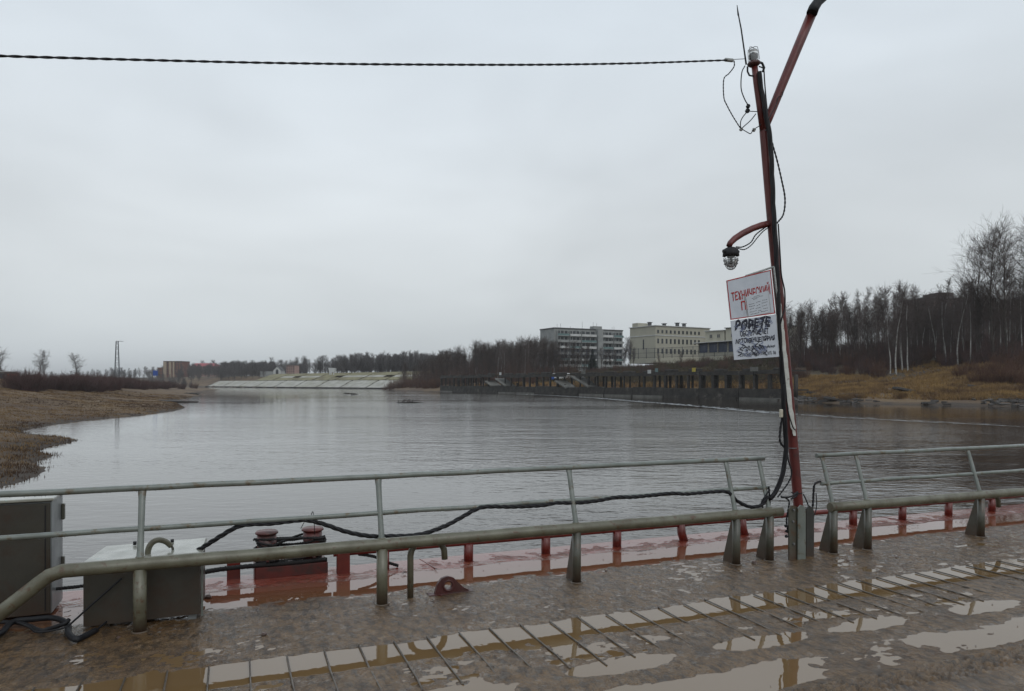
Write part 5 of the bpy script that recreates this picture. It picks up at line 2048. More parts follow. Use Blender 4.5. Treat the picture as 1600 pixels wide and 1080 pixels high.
# ------------------------------------------------------------------ cabinets on the left
ca = dthing('tall_cabinet', -2.65, .8, 'tall grey green metal cabinet at the left edge with a pale wet top', 'cabinet')
u1_, v0_, v1_ = -2.225, .60, .98
z0_, z1_ = .015, .815
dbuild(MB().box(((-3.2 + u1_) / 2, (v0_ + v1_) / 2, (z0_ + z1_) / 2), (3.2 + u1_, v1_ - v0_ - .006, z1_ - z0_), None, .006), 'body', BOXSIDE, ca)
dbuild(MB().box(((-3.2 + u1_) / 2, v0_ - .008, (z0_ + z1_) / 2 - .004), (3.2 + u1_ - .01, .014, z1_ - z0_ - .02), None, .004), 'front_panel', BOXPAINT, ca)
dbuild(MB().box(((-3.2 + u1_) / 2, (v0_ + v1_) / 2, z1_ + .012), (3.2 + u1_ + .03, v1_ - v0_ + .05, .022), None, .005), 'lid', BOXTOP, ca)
dbuild(MB().box((u1_ + .012, v1_ - .05, z1_ - .13), (.022, .035, .12), None, .004), 'hinge', GREYDARK, ca)
dbuild(MB().box((u1_ + .010, v1_ - .05, .30), (.022, .035, .10), None, .004), 'hinge', GREYDARK, ca)
dbuild(MB().box((u1_ - .035, v0_ - .017, (z0_ + z1_) / 2), (.006, .006, z1_ - z0_ - .06)), 'door_seam', BLACK, ca)
dbuild(MB().box((u1_ - .16, v0_ - .022, z1_ - .235), (.055, .018, .035), None, .004), 'latch', GREY, ca)

cb = dthing('low_cabinet', -1.6, .4, 'low grey metal box with a pale sloping lid behind the railing post', 'cabinet', None, 0.0)
ul, ur = -1.965, -1.245


def hexa(pts):
    return MB().add(pts, [(3, 2, 1, 0), (4, 5, 6, 7), (0, 1, 5, 4), (1, 2, 6, 5), (2, 3, 7, 6), (3, 0, 4, 7)])


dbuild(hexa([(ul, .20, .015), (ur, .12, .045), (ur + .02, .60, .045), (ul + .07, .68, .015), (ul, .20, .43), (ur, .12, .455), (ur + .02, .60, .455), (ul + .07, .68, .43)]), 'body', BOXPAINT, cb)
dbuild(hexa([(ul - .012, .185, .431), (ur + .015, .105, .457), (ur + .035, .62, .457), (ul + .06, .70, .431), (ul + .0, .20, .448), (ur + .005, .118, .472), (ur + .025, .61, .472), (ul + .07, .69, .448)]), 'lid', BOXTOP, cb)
for (u, v) in ((ul + .06, .26), (ur - .05, .17), (ur - .03, .55), (ul + .12, .62)):
    dbuild(MB().box((u, v, .02), (.05, .05, .06)), 'foot', BOXSIDE, cb)
dbuild(MB().box((ur + .012, .16, .22), (.012, .03, .40)), 'corner_strip', BOXTOP if False else GREY, cb)
for (u, v) in ((-1.70, .60), (-1.45, .58)):
    dbuild(MB().tube([(u, v, .46), (u + .0, v, .485)], .012, 8), 'knob', BLACK, cb)
pts = [pu(232, 873, .25), pu(231, 862, .25), pu(236, 850, .25), pu(246, 844, .26), pu(258, 846, .28), pu(267, 853, .30)]
dbuild(rope(pts, .020, strands=1), 'bent_pipe', MUDGREY, cb)
pts = [pu(262, 848, .29), pu(270, 857, .30), pu(266, 868, .30), pu(250, 874, .28)]
dbuild(rope(pts, .009, strands=1), 'hose', GREYDARK, cb)

# ------------------------------------------------------------------ pole base
pb = dthing('pole_bracket', 4.0, .02, 'grey steel bracket of rounded plates gripping the red pole foot', 'bracket')


def plate(px0, px1, ytop, v, th, par, mt, name, rnd=.055):
    a, b_ = pu(px0, 800, v).x, pu(px1, 800, v).x
    zt = pu((px0 + px1) / 2, ytop, v).z
    po = [(a, -.01), (b_, -.01), (b_, zt - rnd), (b_ - rnd * .3, zt - rnd * .3), (b_ - rnd, zt), (a + rnd * .6, zt), (a, zt - rnd * .5)]
    dbuild(MB().prism(po, v, v + th), name, mt, par)
    return a, b_, zt


a, b_, zt = plate(1233, 1248, 790, -.055, .014, pb, GREYDARK, 'plate')
dbuild(MB().box((b_ + .004, .0, zt / 2 - .03), (.012, .10, zt - .05)), 'side_plate', GREYDARK, pb)
a2_, b2_, zt2 = plate(1247, 1259, 789, -.075, .012, pb, GREY, 'plate')
dbuild(MB().box((b2_ - .004, -.01, zt2 / 2 - .02), (.010, .10, zt2 - .10)), 'side_plate', GREYDARK, pb)
PLD = mat('dark_bracket_steel', (.045, .045, .040), (.03, .03, .026), 6, .4, .6, .001, 60, coat=.2, splash=(.14, (.06, .035, .022)))
a3_, b3_, zt3 = plate(1260, 1272, 790, -.02, .014, pb, PLD, 'plate', .06)
dbuild(MB().box((b3_ - .006, .05, zt3 / 2 - .03), (.012, .12, zt3 - .12)), 'side_plate', PLD, pb)
for (px, py) in [(1240, 797), (1239, 815), (1240, 850)]:
    q = pu(px, py, -.06)
    dbuild(MB().tube([(q.x, -.055, q.z), (q.x, -.072, q.z)], .011, 6), 'bolt', STEEL, pb)

# ------------------------------------------------------------------ the red lamp pole
PV = .03
po_ = pu(1248, 800, PV)
lp = dthing('lamp_pole', po_.x, PV, 'leaning red painted pipe pole with lamps and a long raised arm', 'pole')
axis_px = [(1249, 872), (1247, 785), (1240, 700), (1232.5, 620), (1225.5, 540), (1218, 470), (1210.5, 400), (1205, 340), (1199, 270), (1193.5, 205), (1192.5, 196)]
pts = [pu(a, b_, PV) for a, b_ in axis_px]
for p in pts:
    p.y += random.Random(int(p.z * 100)).gauss(0, .002)
dbuild(MB().tube(pts, [.044, .044, .045, .044, .043, .043, .042, .041, .039, .038, .030], 18), 'shaft', REDPOLE, lp)
pts = [pu(a, b_, PV) for a, b_ in [(1192.5, 205), (1187, 165), (1182, 130), (1178.5, 100)]]
dbuild(MB().tube(pts, [.031, .030, .029, .028], 14), 'upper_shaft', REDPOLE, lp)
pts = [pu(1193, 204, PV - .0)] + [pu(a, b_, PV - .04 * i) for i, (a, b_) in enumerate([(1203, 180), (1222, 133), (1246, 75), (1270, 18)])]
dbuild(MB().tube(pts, [.036, .039, .041, .043, .045], 16), 'arm', REDPOLE, lp)
pts = [pu(a, b_, PV - .16) for (a, b_) in [(1268.5, 21), (1272, 12), (1278, 3), (1292, -8), (1310, -26), (1335, -50)]]
dbuild(MB().tube(pts, [.050, .048, .044, .036, .03, .03], 14), 'arm_end', BLACK, lp)
q = pu(1348, -58, PV - .16)
dbuild(MB().lathe((q.x, q.y, q.z - .02), [(.001, .06), (.06, .055), (.13, 0), (.17, -.07), (.15, -.08), (.001, -.06)], 20), 'floodlight', GREYDARK, lp)
# small lamp arm
pts = [pu(a, b_, PV) for a, b_ in [(1203, 349), (1190, 352), (1176, 357), (1160, 365), (1148, 373), (1141, 380), (1139, 385)]]
dbuild(MB().tube(pts, [.030, .030, .029, .030, .029, .027, .026], 14), 'lamp_arm', REDPOLE, lp)
lc = pu(1142, 391, PV)
lm = dbuild(MB().lathe((lc.x, lc.y, lc.z - .055), [(.001, .085), (.035, .08), (.062, .065), (.072, .03), (.074, .0), (.060, -.004), (.001, -.004)], 24), 'lamp_holder', BLACK, lp)
dbuild(MB().tube([(lc.x - .085, lc.y, lc.z - .015), (lc.x + .085, lc.y, lc.z - .01)], .016, 10), 'cable_gland', BLACK, lm)
gl = dbuild(MB().lathe((lc.x, lc.y, lc.z - .058), [(.052, 0), (.054, -.03), (.052, -.06), (.040, -.085), (.020, -.097), (.001, -.1)], 20), 'glass_dome', GLASS, lm)
dbuild(MB().lathe((lc.x, lc.y, lc.z - .058), [(.014, 0), (.016, -.02), (.030, -.045), (.030, -.062), (.018, -.078), (.001, -.083)], 14), 'bulb', BULB, lm)
cg = MB()
for k in range(6):
    a = PI * k / 6
    pp_ = []
    for j in range(13):
        b_ = PI * j / 12
        pp_.append((lc.x + .063 * math.cos(b_) * math.cos(a), lc.y + .063 * math.cos(b_) * math.sin(a), lc.z - .06 - .052 - .066 * math.sin(b_) + .04 * (abs(math.cos(b_)) ** 4)))
    cg.tube(pp_, .0028, 5)
cg.ring((lc.x, lc.y, lc.z - .095), .066, .003, 'z', 24, 5)
cg.ring((lc.x, lc.y, lc.z - .125), .060, .003, 'z', 24, 5)
dbuild(cg, 'cage', STEEL, lm)
# the top lamp, glass up
tp = pu(1178, 101, PV)
ax3 = Vector((-.12, 0, 1)).normalized()
tl = dbuild(MB().lathe(tp, [(.02, -.022), (.040, -.015), (.058, .0), (.060, .012), (.050, .026), (.001, .028)], 20, ax3), 'top_lamp_holder', LUG, lp)
dbuild(MB().lathe(tp + ax3 * .03, [(.046, 0), (.048, .03), (.047, .085), (.040, .100), (.001, .106)], 18, ax3), 'glass_cover', GLASS, tl)
dbuild(MB().lathe(tp + ax3 * .03, [(.020, 0), (.030, .03), (.030, .06), (.001, .08)], 14, ax3), 'bulb', BULB, tl)
cg = MB()
for k in range(2):
    a = PI * k / 2 + .3
    cg.tube([tp + Vector((.056 * math.cos(a) * c_, .056 * math.sin(a) * c_, .03 + h_)) + ax3 * 0 + Vector((-.12 * h_, 0, 0)) for c_, h_ in
             ((1, 0), (1.0, .07), (.85, .115), (.4, .125), (-.4, .125), (-.85, .115), (-1, .07), (-1, 0))], .003, 5)
dbuild(cg, 'cage', STEEL, tl)
dbuild(MB().tube([pu(1168, 104, PV - .02), pu(1168, 112, PV), pu(1171, 118, PV), pu(1177, 119, PV)], .008, 8), 'bracket', BLACK, lp)
dbuild(MB().tube([pu(1186, 97, PV), pu(1191, 99, PV), pu(1194, 106, PV), pu(1192, 112, PV)], .011, 8), 'bracket', BLACK, lp)
dbuild(MB().tube([pu(1166, 101, PV), pu(1163, 80, PV), pu(1158, 45, PV), pu(1153.5, 22, PV)], [.008, .007, .0065, .0055], 8).tube([pu(1153.6, 24, PV), pu(1151.6, 8, PV)], [.008, .003], 7), 'antenna', BLACK, lp)
# flaking white board strapped along the pole
sp_px = [(1210, 425), (1213.5, 455), (1217, 485), (1221, 520), (1225, 556), (1228.5, 590), (1233, 630), (1237.5, 664), (1240.5, 681)]
vs, fs = [], []
r_ = random.Random(3)
sub = []
for i in range(len(sp_px) - 1):
    for k in range(4):
        f = k / 4
        sub.append((sp_px[i][0] * (1 - f) + sp_px[i + 1][0] * f, sp_px[i][1] * (1 - f) + sp_px[i + 1][1] * f))
sub.append(sp_px[-1])
for i, (px, py) in enumerate(sub):
    w_ = 3.9 * r_.uniform(.72, 1.12) * (1 if 1 < i < len(sub) - 3 else .6)
    for sgn, v in ((-1, -.030), (1, -.030), (1, -.014), (-1, -.014)):
        q = pu(px + 1.2 + sgn * w_, py, v)
        vs.append((q.x, v, q.z))
for i in range(len(sub) - 1):
    for k in range(4):
        fs.append((i * 4 + k, i * 4 + (k + 1) % 4, (i + 1) * 4 + (k + 1) % 4, (i + 1) * 4 + k))
fs += [(3, 2, 1, 0), tuple(len(vs) - 4 + k for k in range(4))]
dbuild(MB().add(vs, fs), 'white_strip', WHITEFLAKE, lp)
for (px, py) in [(1196, 206), (1245, 770), (1222, 556), (1236, 700)]:
    q = pu(px, py, PV)
    dbuild(MB().ring((q.x, q.y, q.z), .048 if py > 300 else .043, .0045, 'z', 20, 6), 'strap', STEEL if py != 770 else BLACK, lp)

# ------------------------------------------------------------------ signs on the pole


def quad_board(name, corners, v, th, label, mt, back=None):
    """corners (pixels) TL, TR, BR, BL in the plane v"""
    P = [pu(a, b_, v) for a, b_ in corners]
    c_ = sum(P, Vector()) / 4
    e_ = dthing(name, c_.x, v, label, 'sign', 'signs tied to the pole', c_.z)
    vs = [(p.x, v, p.z) for p in P] + [(p.x, v + th, p.z) for p in P]
    dbuild(MB().add(vs, [(0, 1, 2, 3), (7, 6, 5, 4), (0, 4, 5, 1), (1, 5, 6, 2), (2, 6, 7, 3), (3, 7, 4, 0)]), 'board', mt, e_)
    return e_, P


def on_quad(P, s_, t, v):
    """s 0..1 left to right, t 0..1 top to bottom"""
    a = P[0].lerp(P[1], s_)
    b_ = P[3].lerp(P[2], s_)
    q = a.lerp(b_, t)
    return Vector((q.x, v, q.z))


def text_part(name, s_, P, x0_, x1_, t0_, t1_, v, mt, par, bold=0.0, skew=0.0, jit=0.0, seed=0, bar=None):
    """lettering: mesh letters mapped into the rectangle (x0..x1, t0..t1) of the board P"""
    cu = bpy.data.curves.new('lettering', 'FONT')
    cu.body = s_
    cu.size = 1
    cu.offset = bold
    cu.resolution_u = 3
    ob = bpy.data.objects.new('lettering', cu)
    COL.objects.link(ob)
    bpy.context.view_layer.update()
    dg = bpy.context.evaluated_depsgraph_get()
    me_ = bpy.data.meshes.new_from_object(ob.evaluated_get(dg))
    COL.objects.unlink(ob)
    bpy.data.objects.remove(ob)
    bpy.data.curves.remove(cu)
    if not me_.vertices:
        return None
    xs = [q.co.x for q in me_.vertices]
    ys = [q.co.y for q in me_.vertices]
    mx_, Mx_, my_, My_ = min(xs), max(xs), min(ys), max(ys)
    o_ = ORIG[par.name]
    for q in me_.vertices:
        a = (q.co.x - mx_) / (Mx_ - mx_)
        b_ = (q.co.y - my_) / (My_ - my_)
        nz_ = jit * math.sin(a * 23 + seed) + jit * .7 * math.sin(a * 57 + b_ * 4 + seed)
        pt = on_quad(P, x0_ + (x1_ - x0_) * (a + skew * b_), t1_ + (t0_ - t1_) * b_ + nz_, v)
        q.co = pt - Vector(o_)
    me_.name = name
    me_.materials.clear()
    ob = link(name, me_, mt, par)
    return ob


UP_ = [(1135, 438.5), (1204.5, 421.5), (1211.5, 490), (1141.5, 500)]
VB = -.065
up, PP = quad_board('upper_sign', UP_, VB, .006, 'grey white sign with red border and red hand painted lettering', WHITE)
v_ = VB - .0015
# red border strips
mb_ = MB()
for (a, b_, c_, d_) in [((0, 0), (1, 0), (1, .022), (0, .026)), ((0, .975), (1, .975), (1, 1), (0, 1)), ((0, .027), (.016, .027), (.020, .974), (0, .974)), ((.975, .027), (.992, .027), (.995, .974), (.975, .974))]:
    mb_.add([on_quad(PP, *q, v_) for q in (a, b_, c_, d_)], [(0, 1, 2, 3)])
dbuild(mb_, 'border', SIGNRED, up)
text_part('lettering', 'ТЕХНИЧЕСКИЙ', PP, .07, .93, .26, .545, v_ - .001, SIGNRED, up, .018, .0, .006, 1)
text_part('lettering', 'П', PP, .26, .36, .58, .80, v_ - .001, SIGNRED, up, .018, 0, .004, 2)
text_part('lettering', 'Р', PP, .375, .44, .60, .80, v_ - .001, SIGNRED, up, .018, 0, .004, 2)
q4 = [(.375, .50), (.875, .455), (.885, .955), (.39, .985)]
pa_ = [on_quad(PP, *q, v_ - .003) for q in q4]
pap = dbuild(MB().add([(p.x, p.y, p.z) for p in pa_] + [(p.x, p.y + .0012, p.z) for p in pa_], [(0, 1, 2, 3), (7, 6, 5, 4), (0, 4, 5, 1), (1, 5, 6, 2), (2, 6, 7, 3), (3, 7, 4, 0)]), 'notice_sheet', PAPER, up)
mb_ = MB()
r_ = random.Random(8)
for i, (t, x0_, x1_) in enumerate([(.10, .35, .62), (.17, .25, .78), (.23, .3, .5), (.42, .08, .34), (.40, .42, .62), (.38, .70, .94), (.53, .08, .36), (.55, .42, .60), (.50, .66, .94), (.66, .1, .3),
                                   (.68, .36, .60), (.64, .66, .9), (.80, .08, .40), (.82, .46, .62), (.78, .70, .92), (.91, .1, .5), (.90, .58, .9)]):
    n_ = max(2, int((x1_ - x0_) * 16))
    for k in range(n_):
        a = x0_ + (x1_ - x0_) * k / n_
        b_ = a + (x1_ - x0_) / n_ * .72
        tt = t + r_.gauss(0, .006)
        h_ = .016
        q = []
        for (s_, t2) in ((a, tt - h_), (b_, tt - h_ + r_.gauss(0, .005)), (b_, tt + h_ * .4), (a, tt + h_ * .4)):
            top_ = pa_[0].lerp(pa_[1], s_)
            bot_ = pa_[3].lerp(pa_[2], s_)
            w = top_.lerp(bot_, t2)
            q.append((w.x, w.y - .0008, w.z))
        mb_.add(q, [(0, 1, 2, 3)])
dbuild(mb_, 'handwriting', INK, pap)
mb_ = MB()
for (a, b_) in (((.35, .47), (.375, .985)), ((.876, .44), (.90, .95))):
    p, q = on_quad(PP, *a, v_ - .002), on_quad(PP, *b_, v_ - .002)
    mb_.add([(p.x - .004, p.y, p.z), (p.x + .004, p.y, p.z), (q.x + .004, q.y, q.z), (q.x - .004, q.y, q.z)], [(0, 1, 2, 3)])
dbuild(mb_, 'tape', mat('clear_tape', (.40, .41, .41), (.33, .34, .34), 20, .3), up)
# pale lath behind the top and right edge
a_, b_, c_ = pu(1165, 431.5, VB + .012), pu(1209, 417, VB + .012), pu(1219, 500, VB + .012)
dbuild(MB().tube([a_, b_], .009, 4), 'lath', CERAMIC, up)
dbuild(MB().tube([b_, c_], .011, 4), 'lath', CERAMIC, up)

LO_ = [(1142, 501.5), (1212.5, 491.5), (1217.5, 557.5), (1147.5, 562.5)]
lo_s, PQ = quad_board('lower_sign', LO_, VB + .002, .006, 'white sign covered with scrawled black and blue handwriting', WHITE)
v_ = VB + .002 - .0015
text_part('lettering', 'РОРЕТЕ', PQ, .06, .84, .01, .27, v_, INK, lo_s, .05, .05, .02, 3)
text_part('lettering', 'АВТОДИСПЕТЧЕР', PQ, .22, .84, .10, .23, v_ - .001, INK, lo_s, .03, 0, .008, 4)
text_part('lettering', 'ОБСЛУЖИВАЕТ', PQ, .17, .80, .285, .43, v_ - .001, INK, lo_s, .035, 0, .008, 5)
text_part('lettering', 'АВТОКАНЦЕЛЯРИЯ', PQ, .05, .93, .475, .62, v_ - .001, INK, lo_s, .035, 0, .010, 6)
text_part('lettering', '20.00. 00', PQ, .26, .66, .68, .80, v_ - .001, INK, lo_s, .020, 0, .01, 7)
text_part('lettering', 'приёмная', PQ, .66, .92, .70, .78, v_ - .001, INK, lo_s, .01, 0, .008, 8)
text_part('lettering', 'СЛУЖБА ЦЕНТРА УЛ. 36', PQ, .12, .93, .85, .95, v_ - .001, INK, lo_s, .018, 0, .006, 9)
# scrawled strokes over the lines
mb_, mb2 = MB(), MB()
r_ = random.Random(12)


def stroke(mbx, pts, w_, dv_):
    Q = [on_quad(PQ, a, b_, v_ - dv_) for a, b_ in pts]
    vs = []
    for i, q in enumerate(Q):
        t = (Q[min(i + 1, len(Q) - 1)] - Q[max(i - 1, 0)])
        nn = Vector((-t.z, 0, t.x))
        nn.normalize()
        vs += [tuple(q + nn * w_), tuple(q - nn * w_)]
    mbx.add(vs, [(2 * i, 2 * i + 1, 2 * i + 3, 2 * i + 2) for i in range(len(Q) - 1)])


for i in range(46):
    x = .08 + .8 * r_.random()
    y = r_.choice([.13, .3, .4, .55, .62, .72, .8, .9]) + r_.gauss(0, .03)
    pts = [(x + .05 * math.sin(k * 1.3 + i) * r_.uniform(.4, 1.2), min(.97, max(.02, y + .022 * (k - 3)))) for k in range(6)]
    stroke(mb_ if i % 3 == 0 else mb2, pts, .0028 if i % 3 else .0042, .002 + .00005 * i)
dbuild(mb_, 'scrawl', INK, lo_s)['kind'] = 'stuff'
dbuild(mb2, 'scrawl', INKBLUE, lo_s)['kind'] = 'stuff'
dbuild(MB().box((pu(1214, 520, VB + .012).x, VB + .014, pu(1214, 520, VB).z), (.02, .012, .34), Matrix.Rotation(-.10, 4, 'Y')), 'lath', CERAMIC, lo_s)

# ------------------------------------------------------------------ cables
def cpts(lst, v):
    return [onplane(a[0], a[1], a[2] if len(a) > 2 else v) for a in lst]


# thick twisted supply cable hung in waves along the railing
ropething(cpts([(1200, 775, .0), (1190, 789, .02), (1172, 792, .05), (1152, 783, .06), (1136, 769, .06), (1110, 769, .07), (1072, 772, .07), (1050, 771, .07), (1020, 774, .07), (985, 777, .07),
                (965, 777, .07), (930, 783, .07), (900, 786, .07), (870, 786, .07), (845, 790, .07), (800, 792, .07), (760, 792, .07), (740, 798, .07), (700, 820, .06), (665, 833, .05), (640, 837, .055),
                (606, 838, .08), (580, 838, .08), (545, 832, .08), (505, 819, .08), (480, 813, .08), (458, 814, .08), (425, 818, .08), (385, 820, .08), (365, 826, .1), (330, 847, .15), (296, 868, .3), (285, 872, .35)], .07),
          .0165, 'thick twisted black cable hung in waves along the left railing', 'cable', 3, BLACK, .20)
# main cable down the pole
ropething(cpts([(1186, 112, -.02), (1190, 140, -.02), (1197, 180, -.03), (1203, 215, -.04), (1206, 260, -.045), (1208, 310, -.045), (1210, 350, -.045), (1213, 400, -.05), (1215.5, 450, -.055), (1216.5, 500, -.055),
                (1219, 540, -.05), (1222, 585, -.05), (1224, 620, -.05), (1225.5, 650, -.04), (1228, 690, -.03), (1225, 730, -.02), (1214, 765, .0), (1203, 780, .02)], 0), .021,
          'thick black cable running down the red pole to the railing', 'cable', 3, BLACK, .8)
ropething(cpts([(1199, 190, .08), (1207, 225, .1), (1214, 250, .1), (1221, 280, .1), (1226.5, 310, .1), (1224, 335, .1), (1214, 349, .05)], .1), .009, 'black cable looping out from the right of the pole', 'cable', 2, BLACK, .08)
ropething(cpts([(1216, 350), (1219, 400), (1221, 430), (1226, 455), (1226, 480), (1221, 500), (1218, 520), (1222, 560), (1225, 600)], .08 - .15), .007, 'thin black wire winding over the signs side of the pole', 'cable', 1, BLACK)
ropething(cpts([(1224, 570), (1228, 610), (1231, 640), (1238, 665), (1242, 672)], -.05), .006, 'thin wire crossing the white strip on the pole', 'cable', 1, BLACK)
ropething(cpts([(1227, 690), (1232, 720), (1237, 738), (1233, 752), (1222, 768), (1215, 777)], -.03), .008, 'thin twisted cable beside the pole foot', 'cable', 2, BLACK, .06)
ropething(cpts([(1226, 640), (1220, 665), (1219, 690), (1227, 700)], -.02), .012, 'black cable loop under the pale connector', 'cable', 2, BLACK, .08)
tag(MB().box((0, 0, 0), (.03, .025, .075), None, .005).build('connector', mat('cream_plastic', (.55, .52, .42), (.45, .42, .33), 30, .4), None, (0, 0, 0), tuple(onplane(1220.5, 646, -.05))), 'small cream plastic connector on the pole cables', 'connector')
ropething(cpts([(1203, 765), (1196, 775), (1190, 785), (1193, 795), (1200, 800), (1203, 785), (1201, 760)], .03), .0075, 'loose wire loop hanging from the rail end', 'cable', 1, BLACK)
ropething(cpts([(1202, 765), (1201, 800), (1204, 820), (1207, 828)], .1), .006, 'thin cable hanging below the rail end', 'cable', 1, BLACK)
ropething(cpts([(1220, 776), (1227, 778), (1233, 784), (1231, 800), (1229, 815), (1232, 835)], -.02), .009, 'black cable end dropping beside the pole bracket', 'cable', 2, BLACK, .06)
ropething(cpts([(1221, 777), (1232, 777), (1240, 774), (1246, 769), (1244, 775), (1236, 780)], -.04), .009, 'bent black cable tied round the pole foot', 'cable', 1, BLACK)
ropething(cpts([(1282, 752), (1273, 757), (1271, 772), (1270, 790), (1268, 798)], .06), .012, 'black cable falling from the right railing to the bracket', 'cable', 2, BLACK, .07)
ropething(cpts([(1275, 770), (1276, 790), (1273, 803), (1268, 812)], .05), .005, 'thin wire under the right railing end', 'cable', 1, BLACK)
ropething(cpts([(1255, 772), (1259, 780), (1263, 790)], .05), .006, 'short wire behind the pole foot', 'cable', 1, BLACK)
for k, (px, py) in enumerate([(1228, 822), (1229, 830), (1228.5, 838)]):
    q = onplane(px, py, -.03)
    tag(MB().blob((0, 0, 0), .018, k, .9, 8).build('cable_clamp', BLACK, None, (0, 0, 0), tuple(q)), 'black cable clamp stacked beside the pole bracket', 'clamp', 'clamps beside the pole bracket')
# lamp arm wires
ropething(cpts([(1150, 386), (1160, 386), (1173, 379), (1180, 368), (1188, 361), (1198, 354)], .05), .007, 'upper twisted wire under the small lamp arm', 'cable', 2, BLACK, .05, 'wires under the lamp arm')
ropething(cpts([(1152, 388), (1163, 390), (1174, 383), (1183, 372), (1192, 362), (1200, 356)], .02), .006, 'lower slack wire under the small lamp arm', 'cable', 2, BLACK, .05, 'wires under the lamp arm')
# ropes with frayed wire under the raised arm
for i, lst in enumerate([[(1200, 188), (1212, 165), (1216, 152), (1222, 150), (1224, 142)], [(1243, 98), (1247, 88), (1252, 78)]]):
    ropething(cpts(lst, -.05), .004, ['tie wire trailing under the lower part of the raised arm', 'tie wire trailing under the upper part of the raised arm'][i], 'wire', 1, BLACK, name='tie_wire')
# wires at the pole head
ropething(cpts([(1147, 95), (1147, 104), (1139, 115), (1131, 124), (1131, 152), (1136, 165), (1144, 180), (1152, 193), (1158, 202)], .05), .006, 'outer black wire looping down from the span cable', 'cable', 2, BLACK, .06)
ropething(cpts([(1164, 103), (1159, 114), (1158, 138), (1163, 154), (1168, 163)], .03), .005, 'inner thin wire dropping from the pole head', 'cable', 1, BLACK)
ropething(cpts([(1168, 174), (1160, 184), (1157, 192), (1158, 201), (1163, 197), (1173, 188), (1181, 178)], .02), .0045, 'thin wire loop between the insulators and the pole', 'cable', 1, BLACK)
ropething(cpts([(1158, 201), (1168, 207), (1173, 209), (1177, 203), (1186, 197), (1193, 190)], .02), .004, 'thin wire joining the lower insulator to the arm', 'cable', 1, BLACK)
ropething(cpts([(1171, 174), (1183, 174.5)], .03), .004, 'short straight tie from the insulator to the pole', 'wire', 1, BLACK, name='tie_wire')
ropething(cpts([(1186, 104), (1193, 108), (1194.5, 125), (1196.5, 150), (1199, 175)], .03), .006, 'thin black wire beside the upper pole', 'cable', 1, BLACK)
for i, (px, py, r, mt, lab) in enumerate([(1169, 166, .020, BLACK, 'upper black insulator of the hanging pair'), (1168, 173, .022, BLACK, 'lower black insulator of the hanging pair'),
                                          (1158, 202, .017, CERAMIC, 'grey insulator at the bottom of the wire loop'), (1178, 203, .018, CERAMIC, 'pale insulator close to the pole joint')]):
    q = onplane(px, py, .03)
    tag(MB().lathe((0, 0, 0), [(.001, r), (r * .6, r * .8), (r, r * .3), (r * .6, 0), (r, -r * .4), (r * .6, -r * .9), (.001, -r)], 12, (.5, 0, 1)).build('insulator', mt, None, (0, 0, 0), tuple(q)), lab, 'insulator')
# span cable to the left
ends = [onplane(1141, 94, .05), onplane(1000, 98.8, .05), onplane(850, 101.2, .05), onplane(700, 101.2, .05), onplane(550, 100.2, .05), onplane(400, 98.0, .05), onplane(250, 94.5, .05), onplane(100, 90.5, .05), onplane(0, 87.5, .05), onplane(-160, 81.5, .05), onplane(-420, 70, .05)]
ropething(ends, .0092, 'twisted black overhead cable crossing the whole sky', 'cable', 2, BLACK, .17, sub=.02)
q = onplane(1139, 94, .05)
tag(MB().box((0, 0, 0), (.085, .03, .03), Matrix.Rotation(.1, 4, 'Y'), .008).build('cable_clamp', CERAMIC, None, (0, 0, 0), tuple(q)), 'grey tension clamp at the end of the overhead cable', 'clamp')
ropething(cpts([(1146, 93), (1165, 92)], .05), .003, 'thin tie from the tension clamp to the pole head', 'wire', 1, BLACK, name='tie_wire')

# ropes lying on the deck side
ropething(cpts([(314, 895), (350, 889), (400, 884), (455, 880), (510, 874)], 1.05), .020, 'thick black mooring rope passing in front of the bollards', 'rope', 3, ROPE, .06, name='mooring_rope')
ropething(cpts([(560, 866), (585, 870), (603, 878), (622, 884)], 1.0), .014, 'black rope leaving the bollards to the right', 'rope', 3, ROPE, .06, name='mooring_rope')
ropething(cpts([(80, 921), (100, 919), (120, 917), (135, 915)], .75), .013, 'black rope seen between the two cabinets', 'rope', 3, ROPE, .06, name='mooring_rope')
ropething(cpts([(160, 911), (190, 904), (140, 948), (118, 968), (100, 981), (60, 988), (45, 980), (25, 972)], .13)[1:], .0065, 'thin black cable hanging across the low box', 'cable', 1, BLACK)


def dp(px, py, z):
    d = (CAMZ - z) * F / (py - HZ)
    return Vector(((px - 800) / F * d, d, z))


ropething([dp(-40, 1010, .02), dp(0, 990, .03), dp(20, 972, .04), dp(50, 968, .04), dp(85, 966, .045), dp(105, 975, .04), dp(107, 990, .03), dp(118, 999, .025), dp(128, 996, .02), dp(150, 985, .02)], .020, 'thick black hose looping over the deck by the tall cabinet', 'hose', 1, BLACK, name='hose')
ropething([dp(-30, 975, .02), dp(12, 972, .03), (dp(40, 976, .03)), dp(62, 985, .03), dp(75, 983, .03), dp(100, 975, .06), dp(108, 968, .08)], .014, 'black hose end crossing the larger loop', 'hose', 1, BLACK, name='hose')
ropething([dp(150, 985, .02), dp(175, 965, .05), dp(200, 948, .10), dp(225, 925, .2)], .007, 'thin hose leaning on the front of the low box', 'hose', 1, BLACK, name='hose')

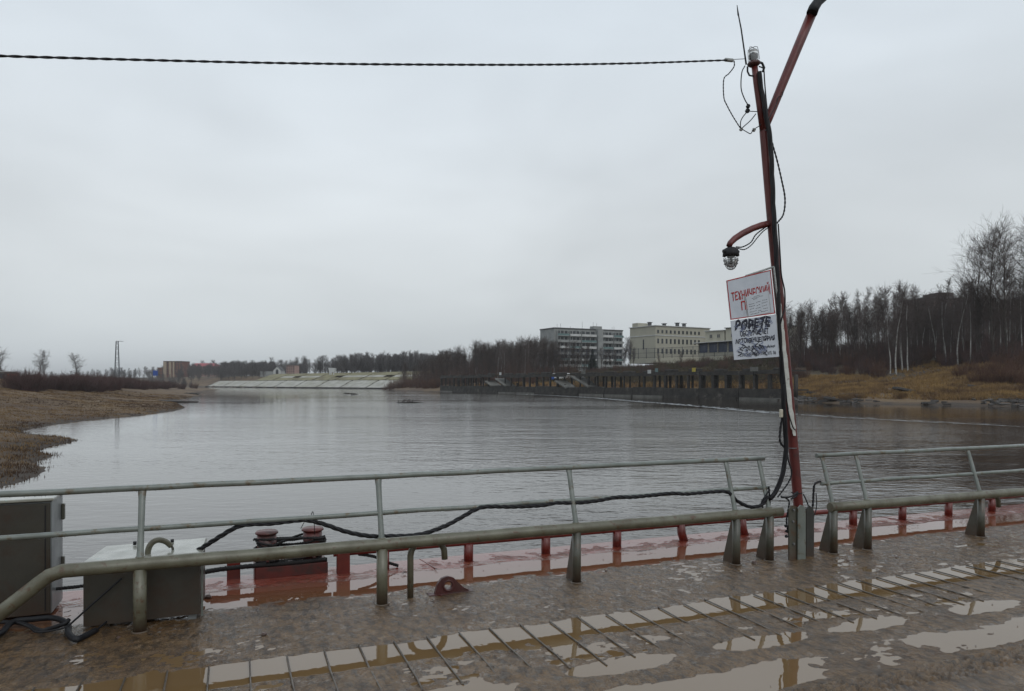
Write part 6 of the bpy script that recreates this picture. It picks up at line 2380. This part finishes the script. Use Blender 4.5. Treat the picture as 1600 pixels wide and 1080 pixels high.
# ------------------------------------------------------------------ pebbles and lumps on the deck
pebs = [(412, 992, .020, 'brown pebble on the open wet deck'), (185, 997, .016, 'pale pebble beside the left post foot'), (1178, 880, .026, 'dark lump between the gusset posts'), (947, 892, .012, 'small stone in the wet strip'),
        (1177, 893, .010, 'tiny stone right below the dark lump'), (1050, 872, .010, 'tiny stone in the long puddle'), (668, 927, .010, 'tiny stone left of the lug plate'), (1400, 871, .012, 'small dark stone right of the second gusset'),
        (325, 934, .03, 'flat brown lump beside the low box'), (1325, 876, .012, 'small stone right of the pole bracket')]
for i, (px, py, r, lab) in enumerate(pebs):
    q = dp(px, py, .005)
    tag(MB().blob((0, 0, 0), r, i, .65, 8).build('pebble', PEBBLE, None, (0, 0, 0), (q.x, q.y, r * .45)), lab, 'pebble')
mb_ = MB()
r_ = random.Random(77)
for i in range(420):
    u, v = r_.uniform(-2.6, 9), r_.choice([r_.uniform(-.8, .95), r_.uniform(-2.6, -1.1), r_.uniform(.6, 1.05)])
    q = Vector((u, v, .003))
    r = r_.uniform(.0018, .0055)
    mb_.blob((u, v, .004), r, i, .6, 5)
ob = mb_.build('deck_grit', PEBBLE, None, (0, 0, 0), (OX, OY, 0), ANG)
tag(ob, 'small dark grit and crumbs scattered over the wet deck', 'grit', None, 'stuff')
mb_ = MB()
for (px, py, n_, sp_) in [(1005, 862, 16, .05), (1180, 841, 12, .09), (1404, 824, 12, .06), (1420, 822, 10, .05), (1500, 812, 10, .07), (620, 898, 14, .09), (120, 955, 10, .06), (1570, 812, 14, .08), (700, 938, 6, .1), (970, 862, 6, .05)]:
    c_ = deckuv(dp(px, py, .01))
    for k in range(n_):
        a = r_.uniform(-.6, .6) + ANG * 0
        x, y = c_[0] + r_.gauss(0, sp_), c_[1] + r_.gauss(0, sp_ * .3)
        L_ = r_.uniform(.01, .035)
        mb_.tube([(x, y, .016), (x + L_ * math.cos(a), y + L_ * math.sin(a), .018)], .0018, 4)
ob = mb_.build('deck_litter', SNAG, None, (0, 0, 0), (OX, OY, 0), ANG)
tag(ob, 'dark bits of twig and leaf washed against the red deck edge', 'litter', None, 'stuff')


# ------------------------------------------------------------------ moist air
hz = MB().box((0, 2430, 32), (6300, 5400, 73)).build('haze', None)
hm = bpy.data.materials.new('moist_air')
hm.use_nodes = True
hn = hm.node_tree
hn.nodes.clear()
ho_ = hn.nodes.new('ShaderNodeOutputMaterial')
hv_ = hn.nodes.new('ShaderNodeVolumePrincipled')
hv_.inputs['Color'].default_value = (.93, .94, .95, 1)
hv_.inputs['Density'].default_value = .0002
hn.links.new(hv_.outputs[0], ho_.inputs['Volume'])
hz.data.materials.clear()
hz.data.materials.append(hm)
tag(hz, kind='stuff')
